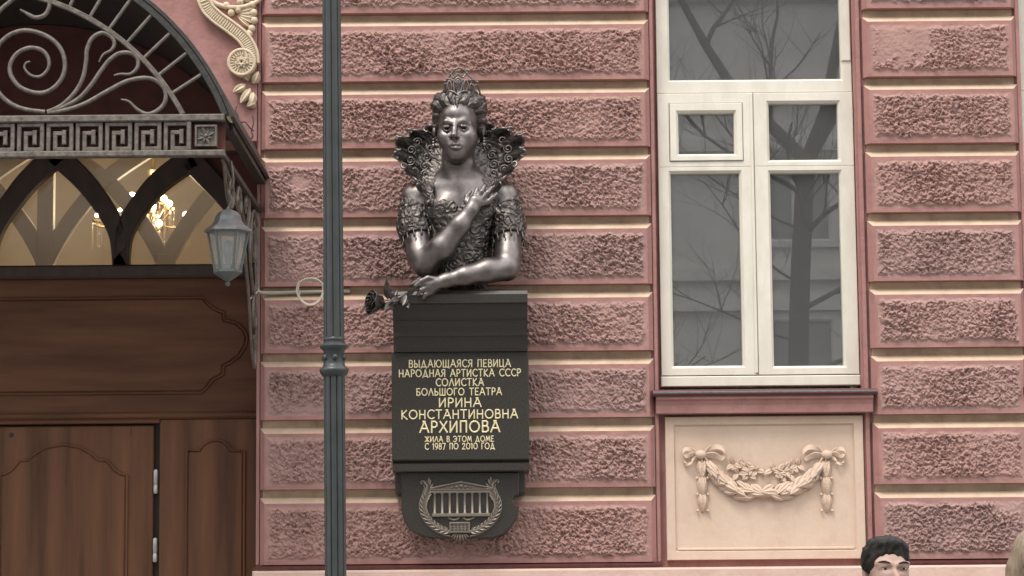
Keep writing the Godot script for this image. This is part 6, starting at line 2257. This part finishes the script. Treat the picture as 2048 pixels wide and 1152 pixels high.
func make_people() -> void:
	# man with black hair
	var z := 5.4
	var e := Vector3(1.3206, 1.6975, 5.5)      # between the eyes
	var x := e.x
	var t := thing("person", "person with short black hair and thick brows standing under the garland panel", "person", Vector3(x, 0, z))
	var s := Solid.new()
	var y := e.y
	var hc := Vector3(x - 0.012, y + 0.03, z + 0.0)
	s.ell(hc + Vector3(0, -0.008, -0.012), Vector3(0.076, 0.076, 0.094), 0.02)
	s.ell(Vector3(x + 0.004, y - 0.035, z + 0.035), Vector3(0.064, 0.095, 0.07), 0.02)
	s.cone(Vector3(x, y - 0.07, z + 0.03), Vector3(x + 0.008, y - 0.108, z + 0.062), 0.055, 0.034, 0.02)
	s.chain([Vector3(x + 0.010, y - 0.002, z + 0.094), Vector3(x + 0.014, y - 0.022, z + 0.106), Vector3(x + 0.018, y - 0.046, z + 0.120)], [0.008, 0.0085, 0.0125], 0.010)
	s.ell(Vector3(x + 0.005, y - 0.050, z + 0.104), Vector3(0.010, 0.008, 0.011), 0.006)
	s.ell(Vector3(x + 0.030, y - 0.050, z + 0.102), Vector3(0.010, 0.008, 0.011), 0.006)
	s.ell(Vector3(x - 0.024, y + 0.001, z + 0.104), Vector3(0.022, 0.012, 0.018), 0.012, 1)
	s.ell(Vector3(x + 0.040, y - 0.001, z + 0.100), Vector3(0.022, 0.012, 0.018), 0.012, 1)
	s.cone(Vector3(x - 0.044, y + 0.018, z + 0.075), Vector3(x - 0.006, y + 0.014, z + 0.094), 0.010, 0.009, 0.012)
	s.cone(Vector3(x + 0.060, y + 0.014, z + 0.068), Vector3(x + 0.024, y + 0.012, z + 0.094), 0.010, 0.009, 0.012)
	s.chain([Vector3(x - 0.040, y + 0.002, z + 0.080), Vector3(x - 0.024, y + 0.008, z + 0.089), Vector3(x - 0.008, y + 0.002, z + 0.088)], [0.006, 0.0065, 0.005], 0.005)
	s.chain([Vector3(x + 0.056, y - 0.001, z + 0.074), Vector3(x + 0.040, y + 0.006, z + 0.086), Vector3(x + 0.026, y, z + 0.087)], [0.006, 0.0065, 0.005], 0.005)
	s.cone(Vector3(x - 0.008, y - 0.082, z + 0.096), Vector3(x + 0.030, y - 0.084, z + 0.094), 0.009, 0.009, 0.01)
	s.ell(Vector3(x - 0.081, y - 0.012, z + 0.0), Vector3(0.011, 0.033, 0.020), 0.006)
	s.ell(Vector3(x + 0.064, y - 0.014, z - 0.005), Vector3(0.011, 0.033, 0.020), 0.006)
	s.cone(Vector3(x, y - 0.09, z - 0.01), Vector3(x, y - 0.24, z - 0.02), 0.056, 0.064, 0.02)
	figure(s, x, z - 0.02, y - 0.11)
	var mb := MB.new()
	s.into(mb, 0.0055, y - 0.15)
	s.into(mb, 0.016, -1.0, y - 0.135)
	var body := part(t, "body", mb, M.skin)
	# hair with a side parting
	var hr := Solid.new()
	hr.ell(hc + Vector3(0.002, -0.001, -0.014), Vector3(0.083, 0.081, 0.100), 0.02)
	hr.ell(hc + Vector3(0.006, 0.058, 0.026), Vector3(0.064, 0.022, 0.052), 0.03)
	hr.cone(hc + Vector3(-0.066, 0.03, 0.03), hc + Vector3(-0.073, -0.030, 0.022), 0.014, 0.007, 0.025)
	hr.cone(hc + Vector3(0.070, 0.035, 0.025), hc + Vector3(0.077, -0.020, 0.020), 0.013, 0.006, 0.025)
	hr.ell(Vector3(x - 0.002, y - 0.022, z + 0.122), Vector3(0.062, 0.084, 0.074), 0.014, 1, Basis(Vector3.BACK, 0.25))
	hr.ell(Vector3(x, y - 0.12, z + 0.04), Vector3(0.12, 0.10, 0.12), 0.02, 1)
	hr.post = func(p: Vector3, d: float) -> float:
		var q := p - hc
		var w := strands.get_noise_3dv(p * 3.0)
		return d - 0.0016 * sin(q.x * 230.0 - q.y * 70.0 + w * 3.0) - 0.0009 * sin(q.x * 420.0 - q.y * 160.0 + w * 5.0)
	mb = MB.new()
	hr.into(mb, 0.0055)
	part(body, "hair", mb, M.hair_black)
	for q in [[-0.044, 0.020, 0.080, -0.006, 0.017, 0.102], [0.062, 0.016, 0.072, 0.024, 0.015, 0.101]]:
		mb = MB.new()
		var a := Vector3(x + q[0], y + q[1], z + q[2])
		var b := Vector3(x + q[3], y + q[4], z + q[5])
		mb.tube(spline([a, a.lerp(b, 0.5) + Vector3(0, 0.005, 0.007), b], 4), taper(9, 0.0055, 0.004, 0.4), 6, false, 0.6, Vector3.UP)
		part(body, "eyebrow", mb, M.hair_black)
	for q in [-0.024, 0.040]:
		mb = MB.new()
		mb.ball(Transform3D(Basis().scaled(Vector3(0.014, 0.0052, 0.011)), Vector3(x + q, y - 0.002, z + 0.079)), 12, 8)
		var eye := part(body, "eye", mb, M.eye_white)
		mb = MB.new()
		mb.ball(Transform3D(Basis().scaled(Vector3(0.0058, 0.0058, 0.004)), Vector3(x + q + 0.003, y - 0.001, z + 0.0885)), 10, 6)
		part(eye, "iris", mb, M.eye_dark)
	var cl := Solid.new()
	dress(cl, x, z - 0.02, y - 0.11)
	mb = MB.new()
	cl.into(mb, 0.02)
	part(body, "coat", mb, M.coat_dark)
	# person with fair hair at the edge
	var c := Vector3(1.8179, 1.7126, 5.6)
	z = 5.6
	x = c.x
	y = c.y
	t = thing("person", "person with long fair hair, mostly cut off by the picture edge", "person", Vector3(x, 0, z))
	s = Solid.new()
	s.ell(c, Vector3(0.078, 0.098, 0.098), 0.02)
	s.ell(c + Vector3(0, -0.05, 0.035), Vector3(0.062, 0.09, 0.068), 0.02)
	s.chain([c + Vector3(0, -0.03, 0.098), c + Vector3(0, -0.066, 0.116)], [0.008, 0.012], 0.01)
	s.cone(c + Vector3(-0.018, -0.098, 0.092), c + Vector3(0.018, -0.098, 0.092), 0.008, 0.008, 0.01)
	s.cone(c + Vector3(0, -0.1, -0.01), c + Vector3(0, -0.26, -0.02), 0.05, 0.058, 0.02)
	figure(s, x, z - 0.02, y - 0.14)
	mb = MB.new()
	s.into(mb, 0.012, y - 0.16)
	s.into(mb, 0.016, -1.0, y - 0.14)
	body = part(t, "body", mb, M.skin)
	hr = Solid.new()
	hr.ell(c + Vector3(0, 0.012, -0.02), Vector3(0.096, 0.112, 0.115), 0.02)
	hr.cone(c + Vector3(-0.07, -0.03, -0.02), c + Vector3(-0.085, -0.30, 0.0), 0.045, 0.05, 0.03)
	hr.cone(c + Vector3(0.07, -0.03, -0.02), c + Vector3(0.085, -0.30, 0.0), 0.045, 0.05, 0.03)
	hr.cone(c + Vector3(0, -0.03, -0.06), c + Vector3(0, -0.30, -0.07), 0.07, 0.08, 0.03)
	hr.ell(c + Vector3(0, -0.075, 0.11), Vector3(0.064, 0.12, 0.085), 0.012, 1)
	var cc := c
	hr.post = func(p: Vector3, d: float) -> float:
		var q := p - cc
		var w := strands.get_noise_3dv(p * Vector3(3.0, 1.0, 3.0))
		return d - 0.0025 * sin(atan2(q.x, q.z) * 34.0 + w * 3.0 + q.y * 6.0) - 0.0015 * sin(atan2(q.x, q.z) * 71.0 + w * 5.0)
	mb = MB.new()
	hr.into(mb, 0.006)
	part(body, "hair", mb, M.hair_fair)
	cl = Solid.new()
	dress(cl, x, z - 0.02, y - 0.14)
	mb = MB.new()
	cl.into(mb, 0.02)
	part(body, "coat", mb, M.coat_grey)

func dress(s: Solid, x: float, z: float, h: float) -> void:
	var k := h / 1.56
	s.cone(Vector3(x, 1.36 * k, z), Vector3(x, 0.90 * k, z), 0.165, 0.165, 0.06)
	s.cone(Vector3(x - 0.15, 1.40 * k, z), Vector3(x + 0.15, 1.40 * k, z), 0.092, 0.092, 0.06)
	s.cone(Vector3(x, 1.44 * k, z), Vector3(x, 1.50 * k, z), 0.085, 0.078, 0.04)
	for sd in [-1.0, 1.0]:
		s.chain([Vector3(x + 0.085 * sd, 0.92 * k, z), Vector3(x + 0.095 * sd, 0.5 * k, z + 0.015), Vector3(x + 0.10 * sd, 0.12, z)], [0.108, 0.08, 0.065], 0.03)
		s.chain([Vector3(x + 0.19 * sd, 1.39 * k, z), Vector3(x + 0.25 * sd, 1.10 * k, z - 0.01), Vector3(x + 0.25 * sd, 0.88 * k, z + 0.055)], [0.075, 0.062, 0.05], 0.02)
